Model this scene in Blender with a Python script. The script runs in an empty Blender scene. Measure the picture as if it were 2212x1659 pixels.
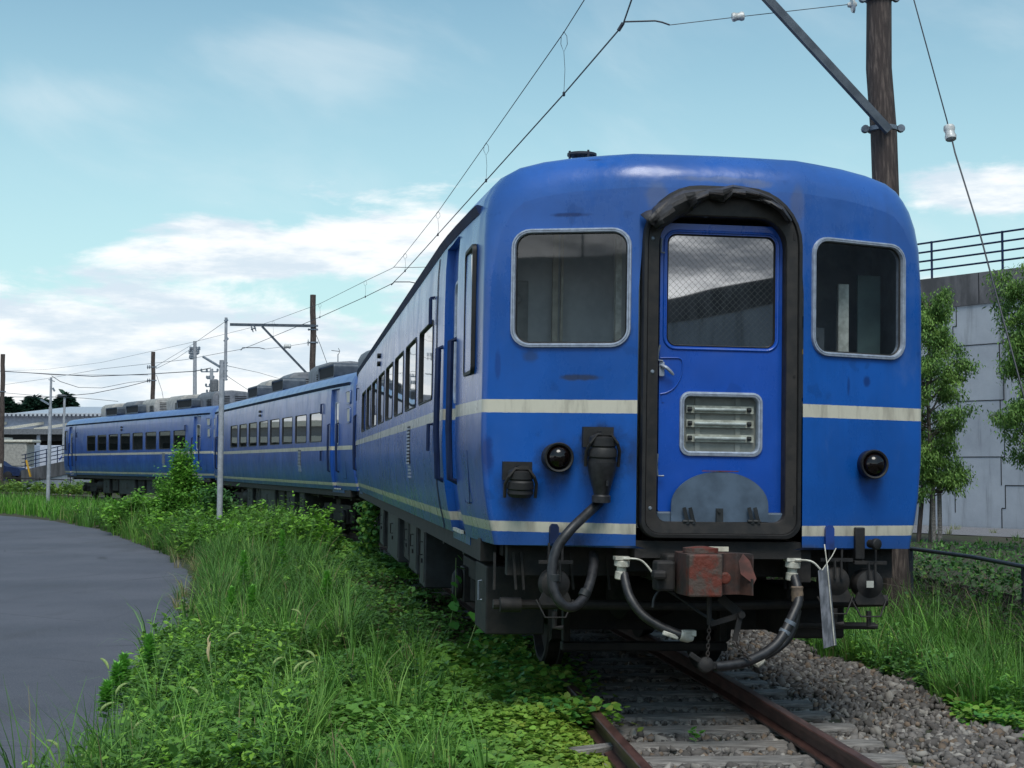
import bpy, math, random
import numpy as np
from mathutils import Vector, Matrix
from mathutils.geometry import tessellate_polygon
random.seed(7); rng = np.random.default_rng(11)
SC = bpy.context.scene; COL = SC.collection
rad = math.radians
# ---------------------------------------------------------------- camera
F = 3450.0; HC = 1.49; PIT = math.atan(170.5 / F)
cd = bpy.data.cameras.new('camera'); cam = bpy.data.objects.new('camera', cd); COL.objects.link(cam)
cam.location = (0, 0, HC); cam.rotation_euler = (math.pi / 2 + PIT, 0, 0)
cd.sensor_width = 36; cd.lens = F / 2212 * 36; cd.clip_end = 3000; cd.clip_start = .1
SC.camera = cam
cp, sp = math.cos(PIT), math.sin(PIT)
def ray(u, v):
    a = (u - 1106) / F; b = (829.5 - v) / F
    return Vector((a, cp - b * sp, sp + b * cp))
def P(u, v, Y):
    d = ray(u, v); d = d * (Y / d.y)
    return Vector((d.x, d.y, d.z + HC))
# ---------------------------------------------------------------- node helper
class NT:
    def __init__(s, t): s.t = t; s.n = t.nodes; s.l = t.links
    def new(s, typ, **k):
        n = s.n.new(typ)
        for a, b in k.items(): setattr(n, a, b)
        return n
    def set(s, sock, v):
        if isinstance(v, bpy.types.NodeSocket): s.l.new(v, sock)
        elif v is not None:
            if isinstance(v, (tuple, list)) and len(v) == 3 and sock.type == 'RGBA': v = (*v, 1)
            sock.default_value = v
    def math(s, op, a, b=None, c=None, clamp=False):
        n = s.new('ShaderNodeMath', operation=op, use_clamp=clamp)
        s.set(n.inputs[0], a); s.set(n.inputs[1], b); s.set(n.inputs[2], c)
        return n.outputs[0]
    def mix(s, f, a, b):
        n = s.new('ShaderNodeMix', data_type='RGBA'); s.set(n.inputs[0], f); s.set(n.inputs[6], a); s.set(n.inputs[7], b)
        return n.outputs[2]
    def mul(s, a, b):
        n = s.new('ShaderNodeMix', data_type='RGBA', blend_type='MULTIPLY'); n.inputs[0].default_value = 1
        s.set(n.inputs[6], a); s.set(n.inputs[7], b); return n.outputs[2]
    def noise(s, vec, scale=5, detail=4, rough=.55, dist=0):
        n = s.new('ShaderNodeTexNoise'); s.set(n.inputs['Vector'], vec)
        n.inputs['Scale'].default_value = scale; n.inputs['Detail'].default_value = detail
        n.inputs['Roughness'].default_value = rough; n.inputs['Distortion'].default_value = dist
        return n.outputs['Fac']
    def smooth(s, x, a, b, lo=0, hi=1):
        n = s.new('ShaderNodeMapRange', interpolation_type='SMOOTHSTEP'); s.set(n.inputs[0], x)
        for i, q in zip((1, 2, 3, 4), (a, b, lo, hi)): n.inputs[i].default_value = q
        return n.outputs[0]
    def scale(s, vec, sc):
        n = s.new('ShaderNodeMapping'); s.set(n.inputs[0], vec); n.inputs['Scale'].default_value = sc; return n.outputs[0]
    def xyz(s, v):
        n = s.new('ShaderNodeSeparateXYZ'); s.set(n.inputs[0], v); return n.outputs
    def comb(s, x, y, z):
        n = s.new('ShaderNodeCombineXYZ'); s.set(n.inputs[0], x); s.set(n.inputs[1], y); s.set(n.inputs[2], z); return n.outputs[0]
    def bump(s, h, st, dist=.02):
        n = s.new('ShaderNodeBump'); n.inputs['Strength'].default_value = st; n.inputs['Distance'].default_value = dist
        s.set(n.inputs['Height'], h); return n.outputs[0]
# ---------------------------------------------------------------- world + sun
SUN_EL, SUN_AZ = rad(58), rad(174)          # azimuth clockwise from +Y
W = bpy.data.worlds.new('World'); SC.world = W; W.use_nodes = True
t = NT(W.node_tree); t.n.clear()
sky = t.new('ShaderNodeTexSky', sky_type='NISHITA'); sky.sun_disc = False
sky.sun_elevation = SUN_EL; sky.sun_rotation = SUN_AZ; sky.air_density = 1.3; sky.dust_density = 1.2; sky.ozone_density = .7
tc = t.new('ShaderNodeTexCoord').outputs['Generated']
x, y, z = t.xyz(tc)
zz = t.math('MAXIMUM', z, 0.0)
skyc = t.mul(sky.outputs[0], (.98, 1.28, 1.26))
# clouds on a plane overhead
pz = t.math('ADD', zz, .12)
px = t.math('DIVIDE', x, pz); py = t.math('DIVIDE', y, pz)
pv = t.comb(px, py, 0.0)
n1 = t.noise(t.scale(pv, (1.0, 1.0, 1)), 1.25, 8, .6, .3)
n1b = t.noise(t.comb(t.math('MULTIPLY', x, 1.6), t.math('MULTIPLY', y, 1.6), t.math('MULTIPLY', z, 5.0)), 5.0, 8, .6, .2)
def gauss(cx, cz, wx, wz, amp):
    ay = t.math('MAXIMUM', y, .05)
    a = t.math('DIVIDE', t.math('SUBTRACT', t.math('DIVIDE', x, ay), cx), wx)
    b = t.math('DIVIDE', t.math('SUBTRACT', t.math('DIVIDE', z, ay), cz), wz)
    r = t.math('ADD', t.math('MULTIPLY', a, a), t.math('MULTIPLY', b, b))
    return t.math('MULTIPLY', t.math('MULTIPLY', t.math('EXPONENT', t.math('MULTIPLY', r, -1.0)), amp), t.math('GREATER_THAN', y, .05))
low = t.smooth(zz, .145, .03, 0.0, .54)
back = t.smooth(y, .35, -.25, 0.0, .30)
bias = t.math('ADD', low, back)
bias = t.math('ADD', bias, gauss(-.075, .144, .150, .019, .36))
bias = t.math('ADD', bias, gauss(-.17, .128, .09, .010, .22))
bias = t.math('ADD', bias, gauss(.30, .168, .055, .013, .30))
bias = t.math('SUBTRACT', bias, t.smooth(zz, .175, .23, 0.0, .22))
cl = t.math('ADD', n1b, bias)
cf = t.smooth(cl, .60, .76)
# thin high streaks
n3 = t.noise(t.comb(t.math('MULTIPLY', x, 1.0), t.math('MULTIPLY', y, 1.0), t.math('ADD', t.math('MULTIPLY', z, 2.0), t.math('MULTIPLY', x, .6))), 5.0, 6, .55, .4)
ci = t.math('MULTIPLY', t.smooth(t.math('ADD', n3, t.math('ADD', gauss(-.10, .258, .07, .03, .20), t.math('ADD', gauss(-.27, .228, .07, .022, .22), gauss(-.20, .25, .1, .04, .08)))), .48, .85), .42)
n4 = t.noise(t.comb(t.math('MULTIPLY', x, 2.0), t.math('MULTIPLY', y, 2.0), t.math('MULTIPLY', z, 9.0)), 6, 6, .6)
ccol = t.mix(t.smooth(n4, .38, .62), (7.2, 8.4, 9.4), (10.6, 10.9, 11.0))
ccolb = t.mix(t.smooth(t.math('ADD', t.math('MULTIPLY', n1, .5), t.math('MULTIPLY', n4, .5)), .40, .58), (3.2, 3.6, 4.2), (17, 17.5, 18.0))
ccol = t.mix(t.smooth(y, .2, -.1), ccol, ccolb)
haz = t.smooth(zz, .36, .02, 0.0, .60)
skyc = t.mix(haz, skyc, (7.0, 10.2, 11.2))
full = t.mix(ci, skyc, (9.0, 9.8, 10.2))
full = t.mix(cf, full, ccol)
bg = t.new('ShaderNodeBackground'); t.set(bg.inputs[0], full); bg.inputs[1].default_value = .098
wo = t.new('ShaderNodeOutputWorld'); t.l.new(bg.outputs[0], wo.inputs[0])
sd = bpy.data.lights.new('sun', 'SUN'); so = bpy.data.objects.new('sun', sd); COL.objects.link(so)
sd.energy = 2.4; sd.angle = rad(28); sd.color = (1, .96, .9)
dirv = Vector((math.sin(SUN_AZ) * math.cos(SUN_EL), math.cos(SUN_AZ) * math.cos(SUN_EL), math.sin(SUN_EL)))
so.rotation_euler = dirv.to_track_quat('Z', 'Y').to_euler()
SC.view_settings.view_transform = 'Standard'; SC.view_settings.look = 'None'; SC.view_settings.exposure = 0; SC.view_settings.gamma = 1
SC.render.engine = 'CYCLES'
# ---------------------------------------------------------------- materials
def MAT(name, c1, c2=None, scale=8, rough=.6, bump=0, metal=0, bscale=None, detail=5, spec=None, stretch=(1, 1, 1), rough2=None, lo=.35, hi=.65, bd=.02, coat=0):
    m = bpy.data.materials.new(name); m.use_nodes = True; t = NT(m.node_tree)
    b = m.node_tree.nodes['Principled BSDF']; b.inputs['Roughness'].default_value = rough; b.inputs['Metallic'].default_value = metal
    if spec is not None: b.inputs['Specular IOR Level'].default_value = spec
    if coat: b.inputs['Coat Weight'].default_value = coat; b.inputs['Coat Roughness'].default_value = .08
    v = t.scale(t.new('ShaderNodeTexCoord').outputs['Object'], stretch)
    n = t.noise(v, scale, detail, .6)
    f = t.smooth(n, lo, hi)
    t.set(b.inputs['Base Color'], t.mix(f, c1, c2 if c2 else tuple(q * .7 for q in c1)))
    if rough2 is not None: t.set(b.inputs['Roughness'], t.smooth(n, lo, hi, rough, rough2))
    if bump: t.set(b.inputs['Normal'], t.bump(t.noise(v, bscale or scale * 3, 5, .6), bump, bd))
    return m
M = {}
M['black'] = MAT('black_rubber', (.006, .006, .007), (.014, .013, .013), 14, .6, .3, bd=.004)
M['under'] = MAT('sooty_underframe_steel', (.008, .008, .009), (.024, .020, .018), 9, .7, .4, bd=.006)
M['undergrey'] = MAT('grey_equipment_paint', (.026, .031, .036), (.010, .012, .013), 5, .6, .3, bd=.004)
M['hose'] = MAT('rubber_hose', (.012, .012, .014), (.028, .028, .031), 25, .45, .2, bd=.002)
M['framebrown'] = MAT('dark_brown_steel', (.011, .0095, .009), (.026, .021, .018), 12, .5, .3, bd=.003)
M['alu'] = MAT('brushed_aluminium', (.42, .47, .56), (.3, .34, .42), 30, .4, .15, metal=.3, bd=.002)
M['cream'] = MAT('cream_paint', (.62, .58, .47), (.45, .41, .33), 10, .5)
M['creambox'] = MAT('weathered_cream_box', (.38, .37, .34), (.25, .245, .23), 6, .6, .2, bd=.004)
M['greybox'] = MAT('weathered_grey_box', (.16, .17, .19), (.10, .11, .125), 6, .6, .2, bd=.004)
M['rust'] = MAT('flaking_rust_red', (.13, .026, .014), (.075, .052, .042), 9, .65, .8, lo=.42, hi=.56, bd=.01)
M['rail'] = MAT('rusty_rail', (.095, .046, .038), (.045, .023, .019), 20, .48, .3, bd=.003, spec=.35, stretch=(1, .2, 1))
M['sleeper'] = MAT('weathered_sleeper_wood', (.28, .26, .24), (.11, .10, .092), 5, .85, .9, stretch=(1.0, 9, 9), bd=.012, detail=8)
M['polewood'] = MAT('dark_creosoted_wood', (.045, .032, .029), (.15, .115, .098), 5, .75, .9, stretch=(9, 9, .9), lo=.45, hi=.72, bd=.012, detail=8)
M['galv'] = MAT('galvanised_steel', (.24, .28, .33), (.15, .18, .22), 14, .45, .15, metal=.4, bd=.002)
M['steelblue'] = MAT('dull_painted_steel', (.05, .065, .085), (.085, .105, .13), 6, .5, metal=.3)
M['wire'] = MAT('dark_wire', (.018, .022, .035), (.03, .034, .045), 10, .5)
M['ceramic'] = MAT('white_porcelain', (.62, .64, .63), (.42, .43, .42), 20, .25)
M['greypole'] = MAT('grey_concrete_pole', (.36, .38, .42), (.26, .28, .31), 10, .7)
M['darkgap'] = MAT('dark_inside', (.008, .008, .009), (.012, .012, .013), 5, .8)
M['plate'] = MAT('grey_blue_plate', (.085, .125, .18), (.055, .08, .115), 5, .5, .25, bd=.003, rough2=.4)
M['white'] = MAT('dirty_white_paint', (.66, .64, .56), (.4, .38, .32), 18, .5, .2, bd=.003)
M['tape'] = MAT('brown_tape', (.22, .16, .11), (.12, .09, .07), 30, .7)
M['sheet'] = MAT('scratched_grey_sheet_metal', (.27, .28, .32), (.11, .12, .14), 14, .5, .3, metal=.3, stretch=(3, 3, .7), bd=.002)
M['concrete'] = None
M['seat'] = MAT('cabin_grey_paint', (.62, .64, .64), (.5, .52, .53), 6, .5)
M['cabdark'] = MAT('cabin_dark', (.11, .12, .13), (.06, .065, .07), 6, .6)
M['lens'] = MAT('dark_red_lens', (.006, .003, .003), (.004, .002, .002), 5, .12)
M['yellow'] = MAT('yellow_paint', (.65, .36, .02), (.45, .25, .02), 8, .5)
M['chain'] = MAT('rusty_chain', (.05, .035, .03), (.03, .024, .02), 20, .6)
def paint(name, base=(.012, .066, .31), fade=0.0, grime=True, side=False, stripes=True):
    m = bpy.data.materials.new(name); m.use_nodes = True; t = NT(m.node_tree)
    b = m.node_tree.nodes['Principled BSDF']
    oc = t.new('ShaderNodeTexCoord').outputs['Object']; x, y, z = t.xyz(oc)
    n = t.noise(oc, 1.3, 5, .6); ns = t.noise(t.scale(oc, (2, 2.2, .25)), 3.0, 6, .65)
    col = t.mix(t.smooth(n, .3, .7), base, tuple(q * 1.35 for q in base))
    col = t.mix(t.math('MULTIPLY', t.smooth(ns, .5, .75), .25), col, tuple(q * .55 for q in base))
    # chalking: grey-blue oxidised film, heavier towards the roof
    nf = t.noise(t.scale(oc, (1.5, 1.2, .8)), 2.0, 8, .74)
    ch = t.math('MULTIPLY', t.smooth(t.math('ADD', nf, t.smooth(z, 1.7, 3.1, -.12, .18)), .48, .66), .12 + fade)
    col = t.mix(ch, col, (.22, .29, .42))
    # thin dull patches of touched-up paint
    np_ = t.noise(oc, 4.5, 3, .5); col = t.mix(t.smooth(np_, .66, .70, 0, .35), col, tuple(q * .62 for q in base))
    if stripes:
        wob = t.math('MULTIPLY', t.math('SUBTRACT', t.noise(oc, 40, 2, .5), .5), .004)
        zw = t.math('ADD', z, wob)
        def band(a, c): return t.math('MULTIPLY', t.math('GREATER_THAN', zw, a), t.math('LESS_THAN', zw, c))
        st = t.math('MAXIMUM', band(1.066, 1.127), band(1.770, 1.848))
        dirt = t.noise(t.scale(oc, (3, 3, .5)), 3.5, 6, .65)
        stc = t.mix(t.smooth(dirt, .45, .72), (.62, .585, .47), (.36, .33, .26))
        col = t.mix(t.math('MULTIPLY', st, .97), col, stc)
    # road grime near the bottom edge
    if grime:
        g = t.math('MULTIPLY', t.smooth(t.math('ADD', z, t.math('MULTIPLY', ns, .35)), 1.42, 1.12), .35)
        col = t.mix(g, col, (.045, .055, .05))
    t.set(b.inputs['Base Color'], col)
    t.set(b.inputs['Roughness'], t.smooth(nf, .35, .75, .25 + fade * .2, .42 + fade * .3))
    b.inputs['Specular IOR Level'].default_value = .38
    wv = t.math('ADD', t.noise(t.scale(oc, (1, 1.7, .55)), 2.6, 3, .5), t.math('MULTIPLY', t.noise(oc, 7, 3, .5), .12)); wv2 = t.noise(t.scale(oc, (6, 9, .9)), 2.5, 4, .6)
    h = t.math('ADD', wv, t.math('MULTIPLY', wv2, .10))
    t.set(b.inputs['Normal'], t.bump(h, .22, .03))
    b.inputs['Coat Weight'].default_value = .30; b.inputs['Coat Roughness'].default_value = .20; t.l.new(t.bump(wv, .12, .03), b.inputs['Coat Normal'])
    return m, t, b, col
PAINT = paint('blue_coach_paint', base=(.006, .075, .32), fade=-.02); M['paint'] = PAINT[0]
M['paint2'] = paint('faded_blue_coach_paint', base=(.013, .068, .29), fade=.20)[0]
M['doorblue'] = paint('door_blue_paint', base=(.005, .062, .35), stripes=False, grime=False)[0]
M['darkblue'] = MAT('dark_blue_trim', (.006, .015, .055), (.010, .026, .085), 6, .6, spec=.25)
def glass(name, tint, trans, refl, rough=.02, body=(.02, .025, .03)):
    m = bpy.data.materials.new(name); m.use_nodes = True; t = NT(m.node_tree); t.n.clear()
    o = t.new('ShaderNodeOutputMaterial'); tr = t.new('ShaderNodeBsdfTransparent'); tr.inputs[0].default_value = (*tint, 1)
    gl = t.new('ShaderNodeBsdfGlossy'); gl.inputs['Roughness'].default_value = rough
    df = t.new('ShaderNodeBsdfDiffuse'); df.inputs[0].default_value = (*body, 1)
    m1 = t.new('ShaderNodeMixShader'); m1.inputs[0].default_value = 1 - trans; t.l.new(tr.outputs[0], m1.inputs[1]); t.l.new(df.outputs[0], m1.inputs[2])
    fr = t.new('ShaderNodeFresnel'); t.set(fr.inputs[0], t.math('SUBTRACT', 1.5, t.math('MULTIPLY', t.new('ShaderNodeNewGeometry').outputs['Backfacing'], 1.5 - 1 / 1.5)))
    oc = t.new('ShaderNodeTexCoord').outputs['Object']
    nb = t.bump(t.noise(oc, 1.3, 1, .5), .045, .02); t.l.new(nb, gl.inputs['Normal'])
    m2 = t.new('ShaderNodeMixShader'); t.set(m2.inputs[0], t.math('ADD', fr.outputs[0], refl, clamp=True))
    t.l.new(m1.outputs[0], m2.inputs[1]); t.l.new(gl.outputs[0], m2.inputs[2]); t.l.new(m2.outputs[0], o.inputs[0])
    return m
M['glass'] = glass('cab_window_glass', (.86, .9, .92), .97, .03)
M['doorglass'] = glass('wired_door_glass', (.4, .42, .4), .7, .40, rough=.015)
M['sideglass'] = glass('side_window_glass', (.3, .33, .36), 0, .30, body=(.012, .018, .02))
M['boxglass'] = glass('sign_box_glass', (.9, .93, .92), 1.0, .02)
M['frost'] = MAT('frosted_glass', (.42, .42, .38), (.33, .33, .31), 9, .35)
def leafmat(name, rough=.5, trans=.3, spec=.3):
    m = bpy.data.materials.new(name); m.use_nodes = True; t = NT(m.node_tree)
    b = m.node_tree.nodes['Principled BSDF']; b.inputs['Roughness'].default_value = rough; b.inputs['Specular IOR Level'].default_value = spec
    a = t.new('ShaderNodeAttribute'); a.attribute_name = 'Col'
    t.set(b.inputs['Base Color'], a.outputs['Color'])
    tl = t.new('ShaderNodeBsdfTranslucent'); t.set(tl.inputs[0], a.outputs['Color'])
    mx = t.new('ShaderNodeMixShader'); mx.inputs[0].default_value = trans
    o = m.node_tree.nodes['Material Output']; t.l.new(b.outputs[0], mx.inputs[1]); t.l.new(tl.outputs[0], mx.inputs[2]); t.l.new(mx.outputs[0], o.inputs[0])
    return m
M['leaf'] = leafmat('leaf'); M['blade'] = leafmat('grass_blade', .55, .3); M['stone'] = leafmat('ballast_stone', .85, 0.0, .2)
M['bark'] = MAT('tree_bark', (.13, .11, .09), (.07, .058, .046), 8, .9, .6, stretch=(3, 3, .6), bd=.01)
# ---------------------------------------------------------------- mesh builder
class MB:
    def __init__(s): s.v = []; s.f = []
    def add(s, vs, fs):
        o = len(s.v); s.v += [tuple(q) for q in vs]; s.f += [tuple(i + o for i in f) for f in fs]; return s
    def box(s, x0, x1, y0, y1, z0, z1):
        return s.add([(x, y, z) for z in (z0, z1) for y in (y0, y1) for x in (x0, x1)],
                     [(0, 2, 3, 1), (4, 5, 7, 6), (0, 1, 5, 4), (2, 6, 7, 3), (0, 4, 6, 2), (1, 3, 7, 5)])
    def bar(s, p0, p1, w, h, up=(0, 0, 1)):
        p0 = Vector(p0); p1 = Vector(p1); d = (p1 - p0).normalized(); x = d.cross(Vector(up))
        if x.length < 1e-4: x = d.cross(Vector((1, 0, 0)))
        x.normalize(); y = x.cross(d)
        vs = [p + x * a * w / 2 + y * b * h / 2 for p in (p0, p1) for b in (-1, 1) for a in (-1, 1)]
        return s.add(vs, [(0, 2, 3, 1), (4, 5, 7, 6), (0, 1, 5, 4), (2, 6, 7, 3), (0, 4, 6, 2), (1, 3, 7, 5)])
    def tube(s, pts, r, n=8):
        pts = [Vector(p) for p in pts]; rs = r if isinstance(r, (list, tuple)) else [r] * len(pts)
        prev = None; rings = []
        for i, p in enumerate(pts):
            d = (pts[min(i + 1, len(pts) - 1)] - pts[max(i - 1, 0)]).normalized()
            if prev is None:
                x = d.cross(Vector((0, 0, 1)))
                if x.length < 1e-3: x = d.cross(Vector((1, 0, 0)))
            else: x = prev - d * prev.dot(d)
            x.normalize(); prev = x; y = d.cross(x)
            rings.append([p + (x * math.cos(k * 2 * math.pi / n) + y * math.sin(k * 2 * math.pi / n)) * rs[i] for k in range(n)])
        vs = [q for rg in rings for q in rg]; fs = []
        for i in range(len(pts) - 1):
            for k in range(n): a = i * n + k; b = i * n + (k + 1) % n; fs.append((a, b, b + n, a + n))
        fs.append(tuple(range(n))[::-1]); o = (len(pts) - 1) * n; fs.append(tuple(range(o, o + n)))
        return s.add(vs, fs)
    def lathe(s, prof, o, ax, n=24):
        o = Vector(o); ax = Vector(ax).normalized(); x = ax.cross(Vector((0, 0, 1)))
        if x.length < 1e-3: x = Vector((1, 0, 0))
        x.normalize(); y = ax.cross(x); vs = []; fs = []
        for r, h in prof:
            for k in range(n):
                a = k * 2 * math.pi / n; vs.append(o + ax * h + (x * math.cos(a) + y * math.sin(a)) * max(r, 1e-4))
        for i in range(len(prof) - 1):
            for k in range(n): a = i * n + k; b = i * n + (k + 1) % n; fs.append((a, b, b + n, a + n))
        fs.append(tuple(range(n))[::-1]); q = (len(prof) - 1) * n; fs.append(tuple(range(q, q + n)))
        return s.add(vs, fs)
    def slab(s, out, fr, d0, d1, holes=()):
        o, ux, uy, un = fr
        W = lambda p, d: o + ux * p[0] + uy * p[1] + un * d
        loops = [list(out)] + [list(h) for h in holes]
        tri = tessellate_polygon([[Vector((p[0], p[1], 0)) for p in l] for l in loops])
        flat = [p for l in loops for p in l]; n = len(flat)
        s.add([W(p, d1) for p in flat] + [W(p, d0) for p in flat], [tuple(q) for q in tri] + [tuple(i + n for i in q[::-1]) for q in tri])
        for l in loops:
            m = len(l); s.add([W(p, d1) for p in l] + [W(p, d0) for p in l], [(i, (i + 1) % m, (i + 1) % m + m, i + m) for i in range(m)])
        return s
    def ring(s, A, B, fr, prof):
        # A outer outline, B inner outline (same count); prof: list of (mix 0..1 from A to B, depth)
        o, ux, uy, un = fr; n = len(A); vs = []
        for k, d in prof:
            for a, b in zip(A, B):
                p = (a[0] + (b[0] - a[0]) * k, a[1] + (b[1] - a[1]) * k); vs.append(o + ux * p[0] + uy * p[1] + un * d)
        fs = []
        for i in range(len(prof) - 1):
            for k in range(n): a = i * n + k; b = i * n + (k + 1) % n; fs.append((a, b, b + n, a + n))
        return s.add(vs, fs)
    def build(s, name, mat, parent=None, smooth=32, bevel=0, bseg=2):
        me = bpy.data.meshes.new(name); me.from_pydata(s.v, [], s.f); me.materials.append(mat)
        import bmesh
        bm = bmesh.new(); bm.from_mesh(me); bmesh.ops.recalc_face_normals(bm, faces=bm.faces); bm.to_mesh(me); bm.free()
        if smooth:
            me.polygons.foreach_set('use_smooth', [True] * len(me.polygons)); me.set_sharp_from_angle(angle=rad(smooth))
        ob = bpy.data.objects.new(name, me); COL.objects.link(ob)
        if parent: ob.parent = parent
        if bevel:
            md = ob.modifiers.new('bevel', 'BEVEL'); md.width = bevel; md.segments = bseg; md.limit_method = 'ANGLE'; md.angle_limit = rad(40)
        return ob
def rrect(w, h, r, n=6, cx=0, cy=0):
    pts = []
    for sx, sy, a0 in ((1, 1, 0), (-1, 1, 90), (-1, -1, 180), (1, -1, 270)):
        for k in range(n + 1):
            a = rad(a0 + 90 * k / n); pts.append((cx + sx * (w / 2 - r) + r * math.cos(a), cy + sy * (h / 2 - r) + r * math.sin(a)))
    return pts
def empty(name, loc=(0, 0, 0), rz=0, parent=None):
    o = bpy.data.objects.new(name, None); COL.objects.link(o); o.location = loc; o.rotation_euler = (0, 0, rz); o.empty_display_size = .2
    if parent: o.parent = parent
    return o
def tag(o, label=None, cat=None, group=None, kind=None):
    if label: o['label'] = label
    if cat: o['category'] = cat
    if group: o['group'] = group
    if kind: o['kind'] = kind
    return o
def copy_tree(o, parent=None):
    c = o.copy(); COL.objects.link(c)
    if parent: c.parent = parent
    for ch in [q for q in o.children]: copy_tree(ch, c)
    return c
def np_mesh(name, V, Fc, mat, col=None, parent=None, smooth=False):
    me = bpy.data.meshes.new(name); V = np.asarray(V, np.float32); Fc = np.asarray(Fc, np.int32); k = Fc.shape[1]
    me.vertices.add(len(V)); me.vertices.foreach_set('co', V.ravel()); me.loops.add(Fc.size); me.loops.foreach_set('vertex_index', Fc.ravel())
    me.polygons.add(len(Fc)); me.polygons.foreach_set('loop_start', np.arange(0, Fc.size, k, dtype=np.int32))
    if smooth: me.polygons.foreach_set('use_smooth', np.ones(len(Fc), bool))
    me.update(calc_edges=True)
    if col is not None:
        at = me.color_attributes.new('Col', 'FLOAT_COLOR', 'POINT'); c4 = np.ones((len(V), 4), np.float32); c4[:, :3] = col; at.data.foreach_set('color', c4.ravel())
    me.materials.append(mat); ob = bpy.data.objects.new(name, me); COL.objects.link(ob)
    if parent: ob.parent = parent
    return ob
def catmull(pts, n=8):
    pts = [Vector(p) for p in pts]; out = []
    for i in range(len(pts) - 1):
        p0 = pts[max(i - 1, 0)]; p1 = pts[i]; p2 = pts[i + 1]; p3 = pts[min(i + 2, len(pts) - 1)]
        for k in range(n):
            q = k / n; out.append(.5 * ((2 * p1) + (p2 - p0) * q + (2 * p0 - 5 * p1 + 4 * p2 - p3) * q * q + (3 * p1 - p0 - 3 * p2 + p3) * q ** 3))
    out.append(pts[-1]); return out
# ---------------------------------------------------------------- ground, road, track
TR = [(1.95, 0), (1.24, 7.79), (.77, 12.65), (-.18, 20), (-1.127, 26.72), (-2.636, 33.54), (-4.7, 40.5), (-7.02, 47.04), (-9.66, 53.87), (-12.8, 60.2), (-16.37, 66.4), (-20.6, 73.2), (-25.3, 79.8), (-31, 87), (-40, 97), (-56, 113)]
RD = [(-2.6, 3), (-2.36, 7), (-2.30, 9.1), (-2.42, 10.2), (-2.95, 12.5), (-3.22, 15), (-3.55, 17.7), (-4.2, 20.7), (-5.25, 26.1), (-6.8, 31.5), (-8.56, 36.2), (-11.7, 44.4), (-17.5, 54.6), (-28, 66), (-60, 85)]
TRS = catmull([(a, b, 0) for a, b in TR], 10); RDS = catmull([(a, b, 0) for a, b in RD], 8)
_ty = np.array([p.y for p in TRS]); _tx = np.array([p.x for p in TRS]); _ry = np.array([p.y for p in RDS]); _rx = np.array([p.x for p in RDS])
trx = lambda Y: np.interp(Y, _ty, _tx); rdx = lambda Y: np.interp(Y, _ry, _rx)
GZ = -.30
def gh(X, Y):
    X = np.asarray(X, float); Y = np.asarray(Y, float)
    d = np.abs(X - trx(Y)); dn = d * .93
    bed = np.clip((2.5 - dn) / .8, 0, 1); bed = bed * bed * (3 - 2 * bed) - .20 * np.clip((1.25 - dn) / .2, 0, 1)
    rr = np.clip((X - rdx(Y)) / .5, 0, 1)
    base = GZ + .06 * rr
    return base + (-.155 - base) * bed
gx = np.concatenate([np.linspace(-400, -62, 8), np.linspace(-60, -22, 40), np.linspace(-21.8, 8, 200), np.linspace(8.5, 40, 40), np.linspace(45, 400, 8)])
gy = np.concatenate([np.linspace(-300, -20, 8), np.linspace(-10, 4, 10), np.linspace(4.2, 40, 180), np.linspace(40.5, 100, 120), np.linspace(110, 1500, 10)])
GX, GY = np.meshgrid(gx, gy); GZs = gh(GX, GY)
nz = (np.sin(GX * 3.1 + np.sin(GY * 2.3)) * np.cos(GY * 2.7 + 1.3 * np.sin(GX * 1.7))) * .012
off = np.where(GX > rdx(GY) + .3, nz, 0) - np.where(GX < rdx(GY) - .1, .06, 0) * 1.0
GZs = GZs + off
nx, ny = len(gx), len(gy); idx = np.arange(nx * ny).reshape(ny, nx)
fc = np.stack([idx[:-1, :-1], idx[:-1, 1:], idx[1:, 1:], idx[1:, :-1]], -1).reshape(-1, 4)
m = MAT('soil', (.055, .048, .032), (.035, .045, .018), 1.5, .95, .8, bscale=18, bd=.03)
g = np_mesh('ground', np.stack([GX, GY, GZs], -1).reshape(-1, 3), fc, m, smooth=True); tag(g, kind='structure')
# asphalt with aggregate, wheel-path wear
m = bpy.data.materials.new('asphalt'); m.use_nodes = True; t = NT(m.node_tree); b = m.node_tree.nodes['Principled BSDF']
oc = t.new('ShaderNodeTexCoord').outputs['Object']
n1 = t.noise(oc, .35, 5, .6); n2 = t.noise(oc, 90, 3, .7); n3 = t.noise(t.scale(oc, (1, .35, 1)), 1.3, 5, .6)
c = t.mix(t.smooth(n1, .3, .7), (.064, .070, .090), (.100, .104, .128)); c = t.mix(t.smooth(n3, .50, .68, 0, .45), c, (.052, .053, .062))
c = t.mix(t.smooth(n2, .5, .7, 0, .6), c, (.19, .19, .2)); c = t.mix(t.smooth(t.noise(oc, 3.5, 6, .7), .56, .68, 0, .4), c, (.05, .052, .06)); c = t.mix(t.smooth(t.noise(oc, 14, 5, .75), .55, .75, 0, .45), c, (.15, .155, .17)); c = t.mix(t.smooth(t.noise(oc, 22, 4, .75), .60, .74, 0, .5), c, (.035, .036, .042)); c = t.mix(t.smooth(n2, .5, .32, 0, .5), c, (.03, .03, .035)); t.set(b.inputs['Base Color'], c)
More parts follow.
